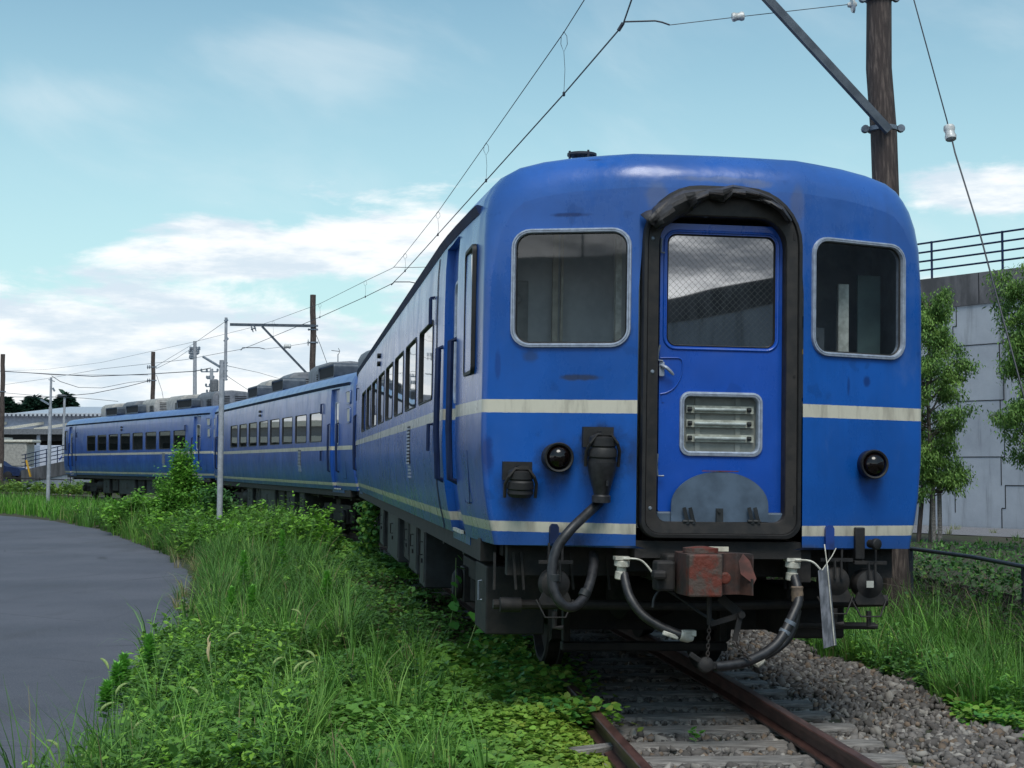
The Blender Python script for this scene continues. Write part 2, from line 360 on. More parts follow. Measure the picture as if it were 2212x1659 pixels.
vo = t.new('ShaderNodeTexVoronoi', feature='DISTANCE_TO_EDGE'); vo.inputs['Scale'].default_value = .28; t.set(vo.inputs['Vector'], t.mix(.12, oc, t.new('ShaderNodeTexNoise').outputs['Color'])); cr = t.smooth(vo.outputs[0], .006, .001, 0, .55); cr = t.math('MULTIPLY', cr, t.smooth(n1, .45, .6)); c = t.mix(cr, c, (.02, .02, .022)); t.set(b.inputs['Base Color'], c); b.inputs['Roughness'].default_value = .82; t.set(b.inputs['Normal'], t.bump(n2, .6, .006)); M['asphalt'] = m
mb = MB(); vs = []
for p in RDS:
    w = .04 * math.sin(p.y * 3.1) + .03 * math.sin(p.y * 7.7)
    vs.append((p.x + w, p.y, GZ + .002))
n = len(vs); left = [(-60, v[1] - (0 if v[1] < 50 else 0), GZ + .002) for v in vs]
mb.add(vs + left, [(i, i + 1, i + 1 + n, i + n) for i in range(n - 1)])
ex = [(vs[0][0], 3, GZ + .002), (-60, 3, GZ + .002), (-60, -40, GZ + .002), (-1.8, -40, GZ + .002)]
mb.add(ex, [(0, 1, 2, 3)])
tag(mb.build('road', m, smooth=0), kind='structure')
# --- rails
prof = [(-.061, -.122), (.061, -.122), (.061, -.108), (.012, -.094), (.008, -.05), (.010, -.038), (.0315, -.030), (.0315, -.006), (.026, 0), (-.026, 0), (-.0315, -.006), (-.0315, -.030), (-.010, -.038), (-.008, -.05), (-.012, -.094), (-.061, -.108)]
def frame_at(i):
    a = TRS[max(i - 1, 0)]; c = TRS[min(i + 1, len(TRS) - 1)]; d = (c - a).normalized(); return Vector((d.y, -d.x, 0)), d
for sgn, lab in ((-1, 'rusty left rail partly overgrown by yellow-green creeper'), (1, 'rusty right rail with loose ballast stones beside it')):
    mb = MB(); vs = []
    for i, p in enumerate(TRS):
        r, d = frame_at(i); c0 = p + r * sgn * .566
        for a, h in prof: vs.append((c0.x + r.x * a, c0.y + r.y * a, h))
    k = len(prof); fs = [(i * k + j, i * k + (j + 1) % k, (i + 1) * k + (j + 1) % k, (i + 1) * k + j) for i in range(len(TRS) - 1) for j in range(k)]
    mb.add(vs, fs); tag(mb.build('rail', M['rail'], smooth=40), lab, 'rail', 'rails of the near track')
# --- sleepers: spaced along the track
L = [0]
for i in range(1, len(TRS)): L.append(L[-1] + (TRS[i] - TRS[i - 1]).length)
def at_len(s):
    i = int(np.searchsorted(L, s)); i = min(max(i, 1), len(TRS) - 1); q = (s - L[i - 1]) / (L[i] - L[i - 1]); p = TRS[i - 1].lerp(TRS[i], q)
    r, d = frame_at(i); return p, r, d
def sleeper_mesh(seed):
    rs = random.Random(seed); mb = MB(); nx = 14; vs = []
    sect = [(-.1, -.14), (-.102, -.02), (-.085, 0), (-.03, .003), (.03, .002), (.085, -.001), (.1, -.02), (.1, -.14)]
    for i in range(nx + 1):
        X = -1.06 + 2.12 * i / nx
        for a, h in sect: vs.append((X, a + rs.uniform(-.004, .004), h + rs.uniform(-.005, .003)))
    k = len(sect); fs = [(i * k + j, i * k + (j + 1) % k, (i + 1) * k + (j + 1) % k, (i + 1) * k + j) for i in range(nx) for j in range(k)]
    fs += [tuple(range(k)), tuple(range(nx * k, nx * k + k))[::-1]]; mb.add(vs, fs); return mb
SL = 7.9; n = 0; protos = []; SLY = []
names = ['nearest weathered grey sleeper crossing the bottom edge between the rails', 'second grey sleeper up from the bottom edge, stones in front of it', 'third grey sleeper from the bottom edge, beside the small green sprout', 'fourth grey sleeper from the bottom, next to the loose wood block', 'fifth sleeper from the bottom, where creeper reaches the left rail']
ends = {0: 5, 1: 6}
while SL < 104:
    if 34 < SL < 80: SL = 80
    p, r, d = at_len(SL); SLY.append(p.y)
    if n < 4: ob = sleeper_mesh(n).build('sleeper', M['sleeper'], smooth=0); protos.append(ob)
    else: ob = protos[n % 4].copy(); COL.objects.link(ob)
    ob.location = (p.x + random.uniform(-.04, .04), p.y, -.128 + random.uniform(-.008, .004)); ob.rotation_euler = (0, 0, math.atan2(r.y, r.x) + random.uniform(-.015, .015))
    if n < 5: lab = names[n]
    elif n < 12: lab = 'sleeper in the shade under the coach front, %s row back from the sunlit ones' % ['first', 'second', 'third', 'fourth', 'fifth', 'sixth', 'seventh'][n - 5]
    elif SL < 40: lab = 'dark sleeper in deep shade beneath the train'
    else: lab = 'sleeper of the open track curving past the farthest coach at the left edge'
    tag(ob, lab, 'sleeper', 'wooden sleepers under the train' if n >= 12 and SL < 40 else 'sleepers of the far open track' if SL > 40 else 'wooden sleepers of the near track'); n += 1
    SL += .5 if SL < 13 else .62
# --- loose wood block by the left rail and a shorter plank end
q = P(1282, 1592, 8.95)
mb = MB(); mb.box(-.17, .17, -.055, .055, -.05, .05); ob = mb.build('wood_block', M['sleeper'], bevel=.006); ob.location = (q.x, q.y, -.13); ob.rotation_euler = (0, rad(-4), rad(14))
tag(ob, 'loose grey wood block lying against the left rail', 'wood block')
q = P(1255, 1495, 10.6)
mb = MB(); mb.box(-.2, .2, -.05, .05, -.03, .03); ob = mb.build('wood_block', M['sleeper'], bevel=.006); ob.location = (q.x, q.y, -.14); ob.rotation_euler = (0, 0, rad(10))
tag(ob, 'grey plank offcut on the creeper beyond the loose wood block', 'wood block')
# --- ballast stones
def stones(n, ylo, yhi, dlo, dhi, smin, smax, name, lab):
    phi = (1 + 5 ** .5) / 2
    iv = np.array([(-1, phi, 0), (1, phi, 0), (-1, -phi, 0), (1, -phi, 0), (0, -1, phi), (0, 1, phi), (0, -1, -phi), (0, 1, -phi), (phi, 0, -1), (phi, 0, 1), (-phi, 0, -1), (-phi, 0, 1)]) / 1.9
    fi = np.array([(0, 11, 5), (0, 5, 1), (0, 1, 7), (0, 7, 10), (0, 10, 11), (1, 5, 9), (5, 11, 4), (11, 10, 2), (10, 7, 6), (7, 1, 8), (3, 9, 4), (3, 4, 2), (3, 2, 6), (3, 6, 8), (3, 8, 9), (4, 9, 5), (2, 4, 11), (6, 2, 10), (8, 6, 7), (9, 8, 1)])
    Y = ylo + (yhi - ylo) * rng.random(n) ** 1.3; dd = rng.uniform(dlo, dhi, n); X = trx(Y) + dd
    sy = np.array(SLY); near = np.min(np.abs(Y[:, None] - sy[None, :]), 1); onsl = (near < .115) & (np.abs(dd) < 1.1) & (rng.random(n) < .93)
    keep = (np.abs(np.abs(dd) - .566) > .06) & ~onsl; Y = Y[keep]; X = X[keep]; dd = dd[keep]; n = len(X)
    s = rng.uniform(smin, smax, n) ** 1.0 * np.where(rng.random(n) < .1, 1.5, 1)
    V = iv[None] * (1 + rng.uniform(-.42, .38, (n, 12, 1))) * s[:, None, None] * rng.uniform(.5, 1.3, (n, 1, 3))
    a = rng.uniform(0, 6.28, n); b = rng.uniform(0, 6.28, n); ca, sa, cb, sb = np.cos(a), np.sin(a), np.cos(b), np.sin(b)
    x, y, z = V[..., 0], V[..., 1], V[..., 2] * .75
    y, z = y * cb[:, None] - z * sb[:, None], y * sb[:, None] + z * cb[:, None]
    x, y = x * ca[:, None] - y * sa[:, None], x * sa[:, None] + y * ca[:, None]
    Z = gh(X, Y) + .004 + rng.uniform(-.006, .018, n)
    V = np.stack([x + X[:, None], y + Y[:, None], z + Z[:, None]], -1)
    tone = rng.choice([0, 1, 2, 3], n, p=[.45, .3, .15, .1]); base = np.array([(.165, .150, .138), (.10, .09, .083), (.27, .25, .225), (.18, .135, .10)])[tone] * rng.uniform(.75, 1.2, (n, 1))
    return tag(np_mesh(name, V.reshape(-1, 3), (fi[None] + (np.arange(n) * 12)[:, None, None]).reshape(-1, 3), M['stone'], np.repeat(base, 12, 0)), lab, 'gravel', kind='stuff')
stones(42000, 6.8, 21, -1.55, 2.75, .017, .033, 'ballast', 'grey-brown crushed stone ballast between and beside the rails')
stones(7000, 76, 100, -2.0, 2.4, .05, .10, 'ballast', 'pale ballast of the open track at the far left')
# ---------------------------------------------------------------- foliage generators
LT = np.array([(0, 0, 0), (-.46, .22, .03), (-.36, .68, .02), (0, 1, -.10), (.36, .68, .02), (.46, .22, .03), (0, .48, -.07)])
LTN = np.array([(0, 0, 0), (-.14, .25, .02), (-.12, .62, .0), (0, 1, -.16), (.12, .62, 0), (.14, .25, .02), (0, .48, -.05)])
LF = np.array([(0, 6, 1), (1, 6, 2), (2, 6, 3), (3, 6, 4), (4, 6, 5), (5, 6, 0)])
def leaves(name, pos, size, yaw, pitch, roll, col, T=LT, mat='leaf', parent=None, lab=None, cat=None, kind='stuff', group=None):
    n = len(pos); t = T[None] * size[:, None, None]
    x, y, z = t[..., 0], t[..., 1], t[..., 2]; c, s_ = np.cos(roll)[:, None], np.sin(roll)[:, None]
    x, z = x * c + z * s_, -x * s_ + z * c; c, s_ = np.cos(pitch)[:, None], np.sin(pitch)[:, None]
    y, z = y * c - z * s_, y * s_ + z * c; c, s_ = np.cos(yaw)[:, None], np.sin(yaw)[:, None]
    x, y = x * c - y * s_, x * s_ + y * c
    V = np.stack([x, y, z], -1) + pos[:, None, :]
    ob = np_mesh(name, V.reshape(-1, 3), (LF[None] + (np.arange(n) * 7)[:, None, None]).reshape(-1, 3), M[mat], np.repeat(col, 7, 0), parent)
    if lab: tag(ob, lab, cat, group, kind)
    return ob
def blades(name, pos, length, width, yaw, lean, col, lab=None, cat=None, parent=None, seg=5, kind='stuff', droop=1.0):
    n = len(pos); k = np.linspace(0, 1, seg + 1)[None]; L_ = length[:, None]; an = lean[:, None] * (k * .4 + droop * k ** 2 * 1.5)
    dh = np.sin(an); dv = np.cos(an); ds = L_ / seg
    h = np.concatenate([np.zeros((n, 1)), np.cumsum(dh[:, 1:] * ds, 1)], 1); v = np.concatenate([np.zeros((n, 1)), np.cumsum(dv[:, 1:] * ds, 1)], 1)
    w = width[:, None] * (1 - k ** 1.6) * .5 + .0006; cy, sy = np.cos(yaw)[:, None], np.sin(yaw)[:, None]
    cx = pos[:, 0:1] + h * cy; cyy = pos[:, 1:2] + h * sy; cz = pos[:, 2:3] + v
    tw = rng.uniform(-.6, .6, (n, 1)); px, py = -np.sin(yaw[:, None] + tw), np.cos(yaw[:, None] + tw)
    A = np.stack([cx - w * px, cyy - w * py, cz], -1); B = np.stack([cx + w * px, cyy + w * py, cz], -1)
    V = np.stack([A, B], 2).reshape(n, -1, 3); m_ = 2 * (seg + 1)
    f = np.array([(2 * i, 2 * i + 1, 2 * i + 3, 2 * i + 2) for i in range(seg)])
    ob = np_mesh(name, V.reshape(-1, 3), (f[None] + (np.arange(n) * m_)[:, None, None]).reshape(-1, 4), M['blade'], np.repeat(col, m_, 0), parent, smooth=True)
    if lab: tag(ob, lab, cat, kind=kind)
    return ob
def pnoise(X, Y, f, seed=0):
    r = np.random.default_rng(seed); s = 0
    for i in range(5):
        a = r.uniform(0, 6.28); k = f * r.uniform(.6, 1.7); s = s + np.sin((X * np.cos(a) + Y * np.sin(a)) * k + r.uniform(0, 6.28) + 1.2 * np.sin((X * np.sin(a) - Y * np.cos(a)) * k * .7))
    return s / 5
def pal(cols, w, n, var=.2):
    c = np.array(cols)[rng.choice(len(cols), n, p=np.array(w) / sum(w))]; return c * rng.uniform(1 - var, 1 + var, (n, 1))
GREEN = [(.045, .125, .025), (.07, .17, .03), (.03, .085, .025), (.12, .21, .035), (.19, .22, .05)]
# creeper carpet between road and track
def carpet(n, ylo, yhi, qlo, qhi, name, lab, smin=.028, smax=.056, pw=1.5):
    Y = ylo + (yhi - ylo) * rng.random(n) ** pw; a = rdx(Y); bq = trx(Y) - .62; q = rng.uniform(qlo, qhi, n); X = a + (bq - a) * q
    # keep some bare patches near sleeper ends
    bare = (pnoise(X, Y, 3.2, 3) > .32) & (X > trx(Y) - 1.15) & (rng.random(n) < .9); X, Y, q = X[~bare], Y[~bare], q[~bare]; n = len(X)
    mound = .10 + .10 * pnoise(X, Y, 2.2, 1) + .05 * pnoise(X, Y, 6, 2) + .16 * np.clip((.55 - q) / .5, 0, 1)
    edge = np.clip((1.02 - q) / .12, .15, 1); Z = gh(X, Y) + mound * edge * rng.uniform(.75, 1.1, n) + .01
    size = rng.uniform(smin, smax, n) * np.where(pnoise(X, Y, 2.6, 77) > .15, 1.45, .9); pat = pnoise(X, Y, 1.6, 5)
    br = np.clip(.5 + .9 * pat + rng.uniform(-.3, .3, n), 0, 1)[:, None]
    col = np.array([(.085, .21, .045)]) * (1 - br) + np.array([(.21, .42, .06)]) * br
    yel = np.clip((q - .72) / .25, 0, 1) * np.clip((13.5 - Y) / 4, 0, 1) + (rng.random(n) < .03); yel = np.clip(yel * rng.uniform(.2, 1.1, n), 0, 1)[:, None]
    col = col * (1 - yel) + np.array([(.26, .34, .05)]) * yel
    brown = ((np.abs(Y - 18) < 4) & (q > .62) & (rng.random(n) < .35)); col[brown] = (.12, .09, .05)
    col *= rng.uniform(.75, 1.25, (n, 1))
    return leaves(name, np.stack([X, Y, Z], -1), size, rng.uniform(0, 6.28, n), rng.normal(.12, .28, n), rng.normal(0, .28, n), col, lab=lab, cat='creeper')
carpet(130000, 7.0, 23, .12, 1.0, 'creeper_ground_cover', 'low green creeper carpeting the verge beside the left rail')
carpet(28000, 21, 45, .3, .93, 'creeper_ground_cover', 'distant low creeper along the foot of the train', .06, .10, 1.2)
# ---------------------------------------------------------------- passenger cars
CLEN = 20.85; FW = 1.375; MWD = 1.45
PR = [(-.085, .985), (-.068, 1.07), (-.045, 1.16), (-.022, 1.3), (-.004, 1.5), (0, 1.60), (0, 1.96), (0, 2.55), (-.004, 2.84), (-.014, 2.98), (-.040, 3.09), (-.080, 3.165), (-.135, 3.225), (-.22, 3.272), (-.36, 3.305), (-.54, 3.326), (-.72, 3.336)]
def wid(t_):
    e = min(t_, CLEN - t_)
    if e < .33: return FW
    if e < 2.5: k = (e - .33) / 2.17; return FW + (MWD - FW) * (1 - (1 - k) ** 1.6)
    return MWD
def prof_at(w):
    L_ = [(-(w + dx), h) for dx, h in PR] + [(-.5, 3.342), (-.25, 3.347), (0, 3.349)]
    return L_ + [(-x, h) for x, h in L_[:-1][::-1]]
def yf(x): return max(0.0, (abs(x) - .5) * .33 / (FW - .5))
K = len(prof_at(1.4)); NW = 8
WS = [(3.0 + 1.7 * i, 4.3 + 1.7 * i) for i in range(NW)]
DOOR = (1.42, 2.12)
def rk(h):
    return float(np.interp(h, [1.0, 2.5, 2.8, 3.0, 3.15, 3.3], [.03, .035, .07, .15, .22, .24]))
def shell(front_open):
    mb = MB(); st = sorted(set([.33 + .25, .95, DOOR[0], DOOR[1], 2.5, 2.8] + [a for w_ in WS for a in w_] + [16.4, 17.2, 18.2, CLEN - DOOR[1], CLEN - DOOR[0], CLEN - .95, CLEN - .58]))
    rows = [prof_at(wid(s)) for s in st]; base = len(mb.v)
    vs = [(x, s, h) for s, r in zip(st, rows) for x, h in r]; fs = []
    holes = [(a, b, 1.96, 2.55) for a, b in WS] + [(DOOR[0], DOOR[1], .9, 2.97), (CLEN - DOOR[1], CLEN - DOOR[0], .9, 2.97)]
    for i in range(len(st) - 1):
        for j in range(K - 1):
            h0 = min(rows[i][j][1], rows[i][j + 1][1]); h1 = max(rows[i][j][1], rows[i][j + 1][1]); xm = rows[i][j][0]
            tm = (st[i] + st[i + 1]) / 2
            if abs(xm) > 1.2 and any(a - .01 < tm < b + .01 and h0 >= c - .02 and h1 <= d + .02 for a, b, c, d in holes): continue
            a = i * K + j; fs.append((a, a + 1, a + 1 + K, a + K))
    mb.add(vs, fs)
    for end in (0, 1):
        Y = (lambda y: y) if end == 0 else (lambda y: CLEN - y)
        pr = prof_at(FW); N = 8; grid = []; inner = []
        for j, (x, h) in enumerate(pr):
            r = rk(h); nx_, nh = 0, -1
            if abs(x) > 1.0: 
                a = pr[max(j - 1, 0)]; c = pr[min(j + 1, K - 1)]; d = Vector((c[0] - a[0], c[1] - a[1])).normalized(); nx_, nh = d.y, -d.x
                if x > 0 and nx_ > 0 or x < 0 and nx_ < 0: nx_, nh = -nx_, -nh
                if h < 1.1: nh = 0
            xi, hi = x + nx_ * r, h + nh * r
            row = []
            for k in range(N + 1):
                a = k / N * math.pi / 2; q = 1 - math.cos(a) ; s_ = math.sin(a)
                xx = x + (xi - x) * q; hh = h + (hi - h) * q; y0 = yf(xx)
                row.append((xx, Y(y0 + r * (1 - s_)), hh))
            grid.append(row); inner.append((xi, hi))
        # connect to first station
        sr = rows[0] if end == 0 else rows[-1]; s0 = st[0] if end == 0 else st[-1]
        mb.add([(x, s0, h) for x, h in sr] + [g_[0] for g_ in grid], [(j, j + 1, j + 1 + K, j + K) for j in range(K - 1)])
        mb.add([q for g_ in grid for q in g_], [(j * (N + 1) + k, (j + 1) * (N + 1) + k, (j + 1) * (N + 1) + k + 1, j * (N + 1) + k + 1) for j in range(K - 1) for k in range(N)])
        yield_inner = inner
        cab = end == 0 and front_open
        for sg in (-1, 1):
            side = [p for p in inner if (p[0] * sg > .5)]
            top5 = [p for p in inner if abs(abs(p[0]) - .5) < 1e-3 and p[0] * sg > 0][0]
            if sg < 0: poly = side + [top5, (-.5, 1.0), (-.44, .985)]
            else: poly = [(.44, .985), (.5, 1.0), top5] + side
            fr = (Vector((0, Y(0), 0)), Vector((1, 0, 0)), Vector((0, 0, 1)), Vector((0, -1, 0)))
            hs = []
            if cab: hs = [rrect(*(FWIN[sg][0]), n=6, cx=FWIN[sg][1][0], cy=FWIN[sg][1][1])]
            loops = [poly] + hs; tri = tessellate_polygon([[Vector((p[0], p[1], 0)) for p in l] for l in loops]); flat = [p for l in loops for p in l]
            mb.add([(p[0], Y(yf(p[0])), p[1]) for p in flat], [tuple(q) for q in tri])
        mid = [p for p in inner if abs(p[0]) <= .5 + 1e-3]
        arch = rrect(.96, 2.02, .30, 8, 0, 2.07)
        arch = [p for p in arch if p[1] > 2.0]; 
        poly = mid + [(.5, 2.5)] + arch + [(-.5, 2.5)] if cab else mid + [(.5, 1.0), (-.5, 1.0)]
        tri = tessellate_polygon([[Vector((p[0], p[1], 0)) for p in poly]])
        mb.add([(p[0], Y(0), p[1]) for p in poly], [tuple(q) for q in tri])
    return mb
# window openings in the front: (w,h,r),(cx,cz)
FWIN = {}
TH1 = rad(7.69)
def make_root(name, loc, th, roll):
    o = bpy.data.objects.new(name, None); COL.objects.link(o); o.location = loc; o.rotation_euler = (0, roll, th); return o
C1 = make_root('passenger_car', (1.197, 9.38, 0), TH1, rad(.95))
bpy.context.view_layer.update()
MI = Matrix.LocRotScale(C1.location, C1.rotation_euler, None).inverted()
def L1(u, v, t_=0.0, sweep=False, off=0.0):
    """image ray -> point on the coach's own front plane (y=t_) or swept panel"""
    o = MI @ Vector((0, 0, HC)); d = MI.to_3x3() @ ray(u, v)
    k = (t_ - o.y) / d.y
    if sweep:
        for _ in range(12):
            p = o + d * k; k = (yf(p.x) - off - o.y) / d.y
    return o + d * k
def LS(u, v, s_):
    o = MI @ Vector((0, 0, HC)); d = MI.to_3x3() @ ray(u, v); return o + d * ((s_ - o.x) / d.x)
for sg, (u0, v0, u1, v1) in {-1: (1113, 502, 1355, 742), 1: (1760, 524, 1947, 765)}.items():
    a = L1(u0, (v0 + v1) / 2, sweep=True); b = L1(u1, (v0 + v1) / 2, sweep=True); um = (u0 + u1) / 2
    c = L1(um, v0 + (0 if sg < 0 else 4), sweep=True); d = L1(um, v1, sweep=True)
    FWIN[sg] = ((b.x - a.x, c.z - d.z, .085), ((a.x + b.x) / 2, (c.z + d.z) / 2))
# wear on the front paint: scuffs round the arch, dark touched-up patches, and soft dark halos round sockets and lamps
def wear_and_halos():
    m, t, b, col = PAINT; oc = t.new('ShaderNodeTexCoord').outputs['Object']; x, y, z = t.xyz(oc); nn = t.noise(oc, 9, 5, .65); n2 = t.noise(oc, 30, 4, .6)
    fr = t.math('LESS_THAN', y, .6); hsum = None
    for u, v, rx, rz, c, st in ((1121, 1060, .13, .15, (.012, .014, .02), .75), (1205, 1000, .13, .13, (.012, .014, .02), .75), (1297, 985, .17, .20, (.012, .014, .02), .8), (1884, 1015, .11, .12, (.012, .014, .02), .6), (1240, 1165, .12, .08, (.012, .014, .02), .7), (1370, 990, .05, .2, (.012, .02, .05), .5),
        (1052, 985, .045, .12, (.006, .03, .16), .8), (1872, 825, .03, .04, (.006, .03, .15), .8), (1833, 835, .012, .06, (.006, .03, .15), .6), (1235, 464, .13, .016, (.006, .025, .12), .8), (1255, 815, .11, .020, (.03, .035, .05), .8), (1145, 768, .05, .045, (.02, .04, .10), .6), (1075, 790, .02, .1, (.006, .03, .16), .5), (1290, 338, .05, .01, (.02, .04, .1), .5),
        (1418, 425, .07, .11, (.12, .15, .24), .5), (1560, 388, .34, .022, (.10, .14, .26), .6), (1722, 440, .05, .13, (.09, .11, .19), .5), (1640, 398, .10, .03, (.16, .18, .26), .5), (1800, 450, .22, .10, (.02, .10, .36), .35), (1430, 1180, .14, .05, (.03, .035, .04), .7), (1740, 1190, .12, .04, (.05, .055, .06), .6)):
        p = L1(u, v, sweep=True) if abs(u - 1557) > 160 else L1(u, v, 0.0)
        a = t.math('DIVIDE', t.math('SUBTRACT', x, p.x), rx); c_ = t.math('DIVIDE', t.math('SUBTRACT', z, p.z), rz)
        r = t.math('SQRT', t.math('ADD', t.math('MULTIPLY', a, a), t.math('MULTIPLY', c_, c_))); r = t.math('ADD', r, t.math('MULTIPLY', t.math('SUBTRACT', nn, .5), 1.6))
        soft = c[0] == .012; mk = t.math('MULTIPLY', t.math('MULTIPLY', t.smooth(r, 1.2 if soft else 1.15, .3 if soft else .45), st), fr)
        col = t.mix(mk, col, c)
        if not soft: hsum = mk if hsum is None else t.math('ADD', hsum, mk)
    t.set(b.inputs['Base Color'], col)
    # rain-washed seams: two faint vertical panel joints
    old = b.inputs['Normal'].links[0].from_node; h0 = old.inputs['Height'].links[0].from_socket
    seam = None
    for sx in (L1(1838, 900, sweep=True).x, L1(1180, 900, sweep=True).x):
        q = t.math('MULTIPLY', t.math('LESS_THAN', t.math('ABSOLUTE', t.math('SUBTRACT', x, sx)), .003), fr); seam = q if seam is None else t.math('ADD', seam, q)
    dent = t.math('MULTIPLY', t.math('MULTIPLY', t.smooth(z, 2.88, 3.1), fr), t.noise(t.scale(oc, (3.5, 1, 5)), 1.6, 3, .5))
    h = t.math('ADD', h0, t.math('MULTIPLY', hsum, -.05)); h = t.math('ADD', h, t.math('MULTIPLY', seam, -.10)); h = t.math('ADD', h, t.math('MULTIPLY', dent, .8))
    t.set(old.inputs['Height'], h)
wear_and_halos()
VX, VY, VZ = Vector((1, 0, 0)), Vector((0, 1, 0)), Vector((0, 0, 1))
def side_frame(t_, h, x): return (Vector((x, t_, h)), VY, VZ, Vector((-1, 0, 0)))
def common_car(root, pmat, lit_end=True):
    body = shell(root is C1).build('body', pmat, root, smooth=24)
    # gutters
    for sg in (-1, 1):
        mb = MB(); ts = [.66, .8, 1.0, 1.5, 2.0, 2.5, 6, 12, 17, 18.3, 18.8, 19.4, 19.9, 20.2]; vs = []
        for s_ in ts:
            w = wid(s_) - .038; x = sg * w
            for dx, dh in ((.02, 3.01), (.045, 3.065), (.03, 3.07), (-.01, 3.06), (-.01, 3.01)): vs.append((x + sg * dx, s_, dh))
        fs = [(i * 5 + j, i * 5 + (j + 1) % 5, (i + 1) * 5 + (j + 1) % 5, (i + 1) * 5 + j) for i in range(len(ts) - 1) for j in range(5)] + [(0, 1, 2, 3, 4), tuple(range(len(vs) - 5, len(vs)))[::-1]]
        mb.add(vs, fs).build('gutter', M['darkblue'], root, smooth=0)
    for sg in (-1, 1):
        un = Vector((sg, 0, 0))
        for i, (a, b) in enumerate(WS):
            if sg > 0 and root is not C1: break
            fr = (Vector((sg * MWD, (a + b) / 2, 2.255)), VY, VZ, un); wv, hv = b - a, .59
            A = rrect(wv + .03, hv + .03, .06); B = rrect(wv - .012, hv - .012, .045)
            mb = MB(); mb.ring(A, B, fr, [(0, -.002), (.15, .008), (.6, .008), (.9, -.002), (1, -.018)])
            w = mb.build('window_frame', M['black'], root, smooth=30)
            g_ = MB(); g_.add([fr[0] + VY * p[0] + VZ * p[1] - un * .013 for p in B], [tuple(range(len(B)))]); g_.build('pane', M['sideglass'], w, smooth=0)
        # doors in their recess
        for e in (0, 1):
            mir = (lambda y: y) if e == 0 else (lambda y: CLEN - y); rowsd = [(dx, h) for dx, h in PR if h < 2.99]
            a, b = DOOR
            mb = MB(); vs = []
            for s_ in (a - .01, b + .01):
                for dx, h in rowsd: vs.append((sg * (wid(s_) + dx - .06), mir(s_), h))
            k = len(rowsd); mb.add(vs, [(j, j + 1, j + 1 + k, j + k) for j in range(k - 1)])
            for s_ in (a, b):   # reveals
                mb.add([(sg * (wid(s_) + dx - q), mir(s_), h) for q in (0, .075) for dx, h in rowsd], [(j, j + 1, j + 1 + k, j + k) for j in range(k - 1)])
            w0 = wid(a); mb.add([(sg * (w0 - .0), mir(a), 2.978), (sg * (w0 - .0), mir(b), 2.978), (sg * (w0 - .1), mir(b), 2.978), (sg * (w0 - .1), mir(a), 2.978)], [(0, 1, 2, 3)])
            mb.build('door', pmat, root, smooth=24)
            d_ = root.children[-1]
            fr = (Vector((sg * (wid((a + b) / 2) - .058), mir((a + b) / 2), 2.30)), VY, VZ, un); B = rrect(.30, .78, .06)
            mb = MB(); mb.ring(rrect(.37, .85, .09), B, fr, [(0, 0), (.1, .014), (.7, .014), (1, 0)]); mb.build('window_frame', M['alu'], d_, smooth=30)
            mb = MB(); mb.add([fr[0] + VY * p[0] + VZ * p[1] + un * .004 for p in B], [tuple(range(len(B)))]); mb.build('pane', M['sideglass'], d_, smooth=0)
            for off in (.06, -.06):
                s_ = a - .05 if off > 0 else b + .05; s_ = a + .07 if off > 0 else b + .1
                hh = [(x_, h_) for x_, h_ in ((wid(s_) + .03, 2.28), (wid(s_) + .035, 1.7), (wid(s_) + .02, 1.36))]
                mb = MB(); mb.tube([(sg * (hh[0][0] - .06), mir(s_), 2.3)] + [(sg * x_, mir(s_), h_) for x_, h_ in hh] + [(sg * (hh[-1][0] - .06), mir(s_), 1.34)], .022, 8); mb.build('handrail', M['darkblue'], root)
            # step light strip under the door
            mb = MB(); s0, s1 = a + .12, b - .02; x = sg * (wid(a) - .085); mb.bar((x + sg * .012, mir(s0), 1.005), (x + sg * .012, mir(s1), 1.005), .02, .022); mb.build('step_edge', M['white'], root)
            mb = MB(); x0 = wid(a) - .10; mb.box(*sorted((sg * x0, sg * (x0 - .04))), *sorted((mir(a - .12), mir(b + .3))), .93, .985); mb.build('step_skirt', pmat, root, smooth=0)
            # body joint groove cover beside the door
            mb = MB(); vs = []; rr_ = [(dx, h) for dx, h in PR if h < 3.08]
            for s_ in (2.62, 2.70):
                for dx, h in rr_: vs.append((sg * (wid(s_) + dx + .004), mir(s_), h))
            k = len(rr_); mb.add(vs, [(j, j + 1, j + 1 + k, j + k) for j in range(k - 1)]); 
            if (root is C1 and e == 0) or (root['n'] == 3 and e == 1): mb.build('joint_strip', M['darkblue'], root, smooth=24)
            # crew window or two frosted toilet windows
            crew = (root is C1 and e == 0) or (root['n'] == 3 and e == 1)
            if crew:
                xs = wid(.8) + .003; fr = (Vector((sg * (xs - .006), mir(.84), 2.42)), VY, VZ, un); B = rrect(.40, .74, .03)
                mb = MB(); mb.ring(rrect(.47, .81, .05), B, fr, [(0, -.004), (.1, .02), (.7, .02), (1, 0)]); w = mb.build('crew_window', M['black'], root, smooth=30)
                mb = MB(); mb.add([fr[0] + VY * p[0] + VZ * p[1] + un * .002 for p in B], [tuple(range(len(B)))]); mb.build('pane', M['sideglass'], w, smooth=0)
            else:
                for hz, hh in ((2.775, .2), (2.43, .24)):
                    xs = wid(.73); fr = (Vector((sg * (xs - .004), mir(.73), hz)), VY, VZ, un); B = rrect(.34, hh, .04)
                    mb = MB(); mb.ring(rrect(.42, hh + .07, .06), B, fr, [(0, -.004), (.1, .012), (.7, .012), (1, 0)]); w = mb.build('small_window', pmat, root, smooth=30)
                    mb = MB(); mb.add([fr[0] + VY * p[0] + VZ * p[1] + un * .006 for p in B], [tuple(range(len(B)))]); mb.build('pane', M['frost'], w, smooth=0)
            # ladder grip + card holder
            mb = MB(); s_ = 2.95; x = sg * (wid(s_) + .03)
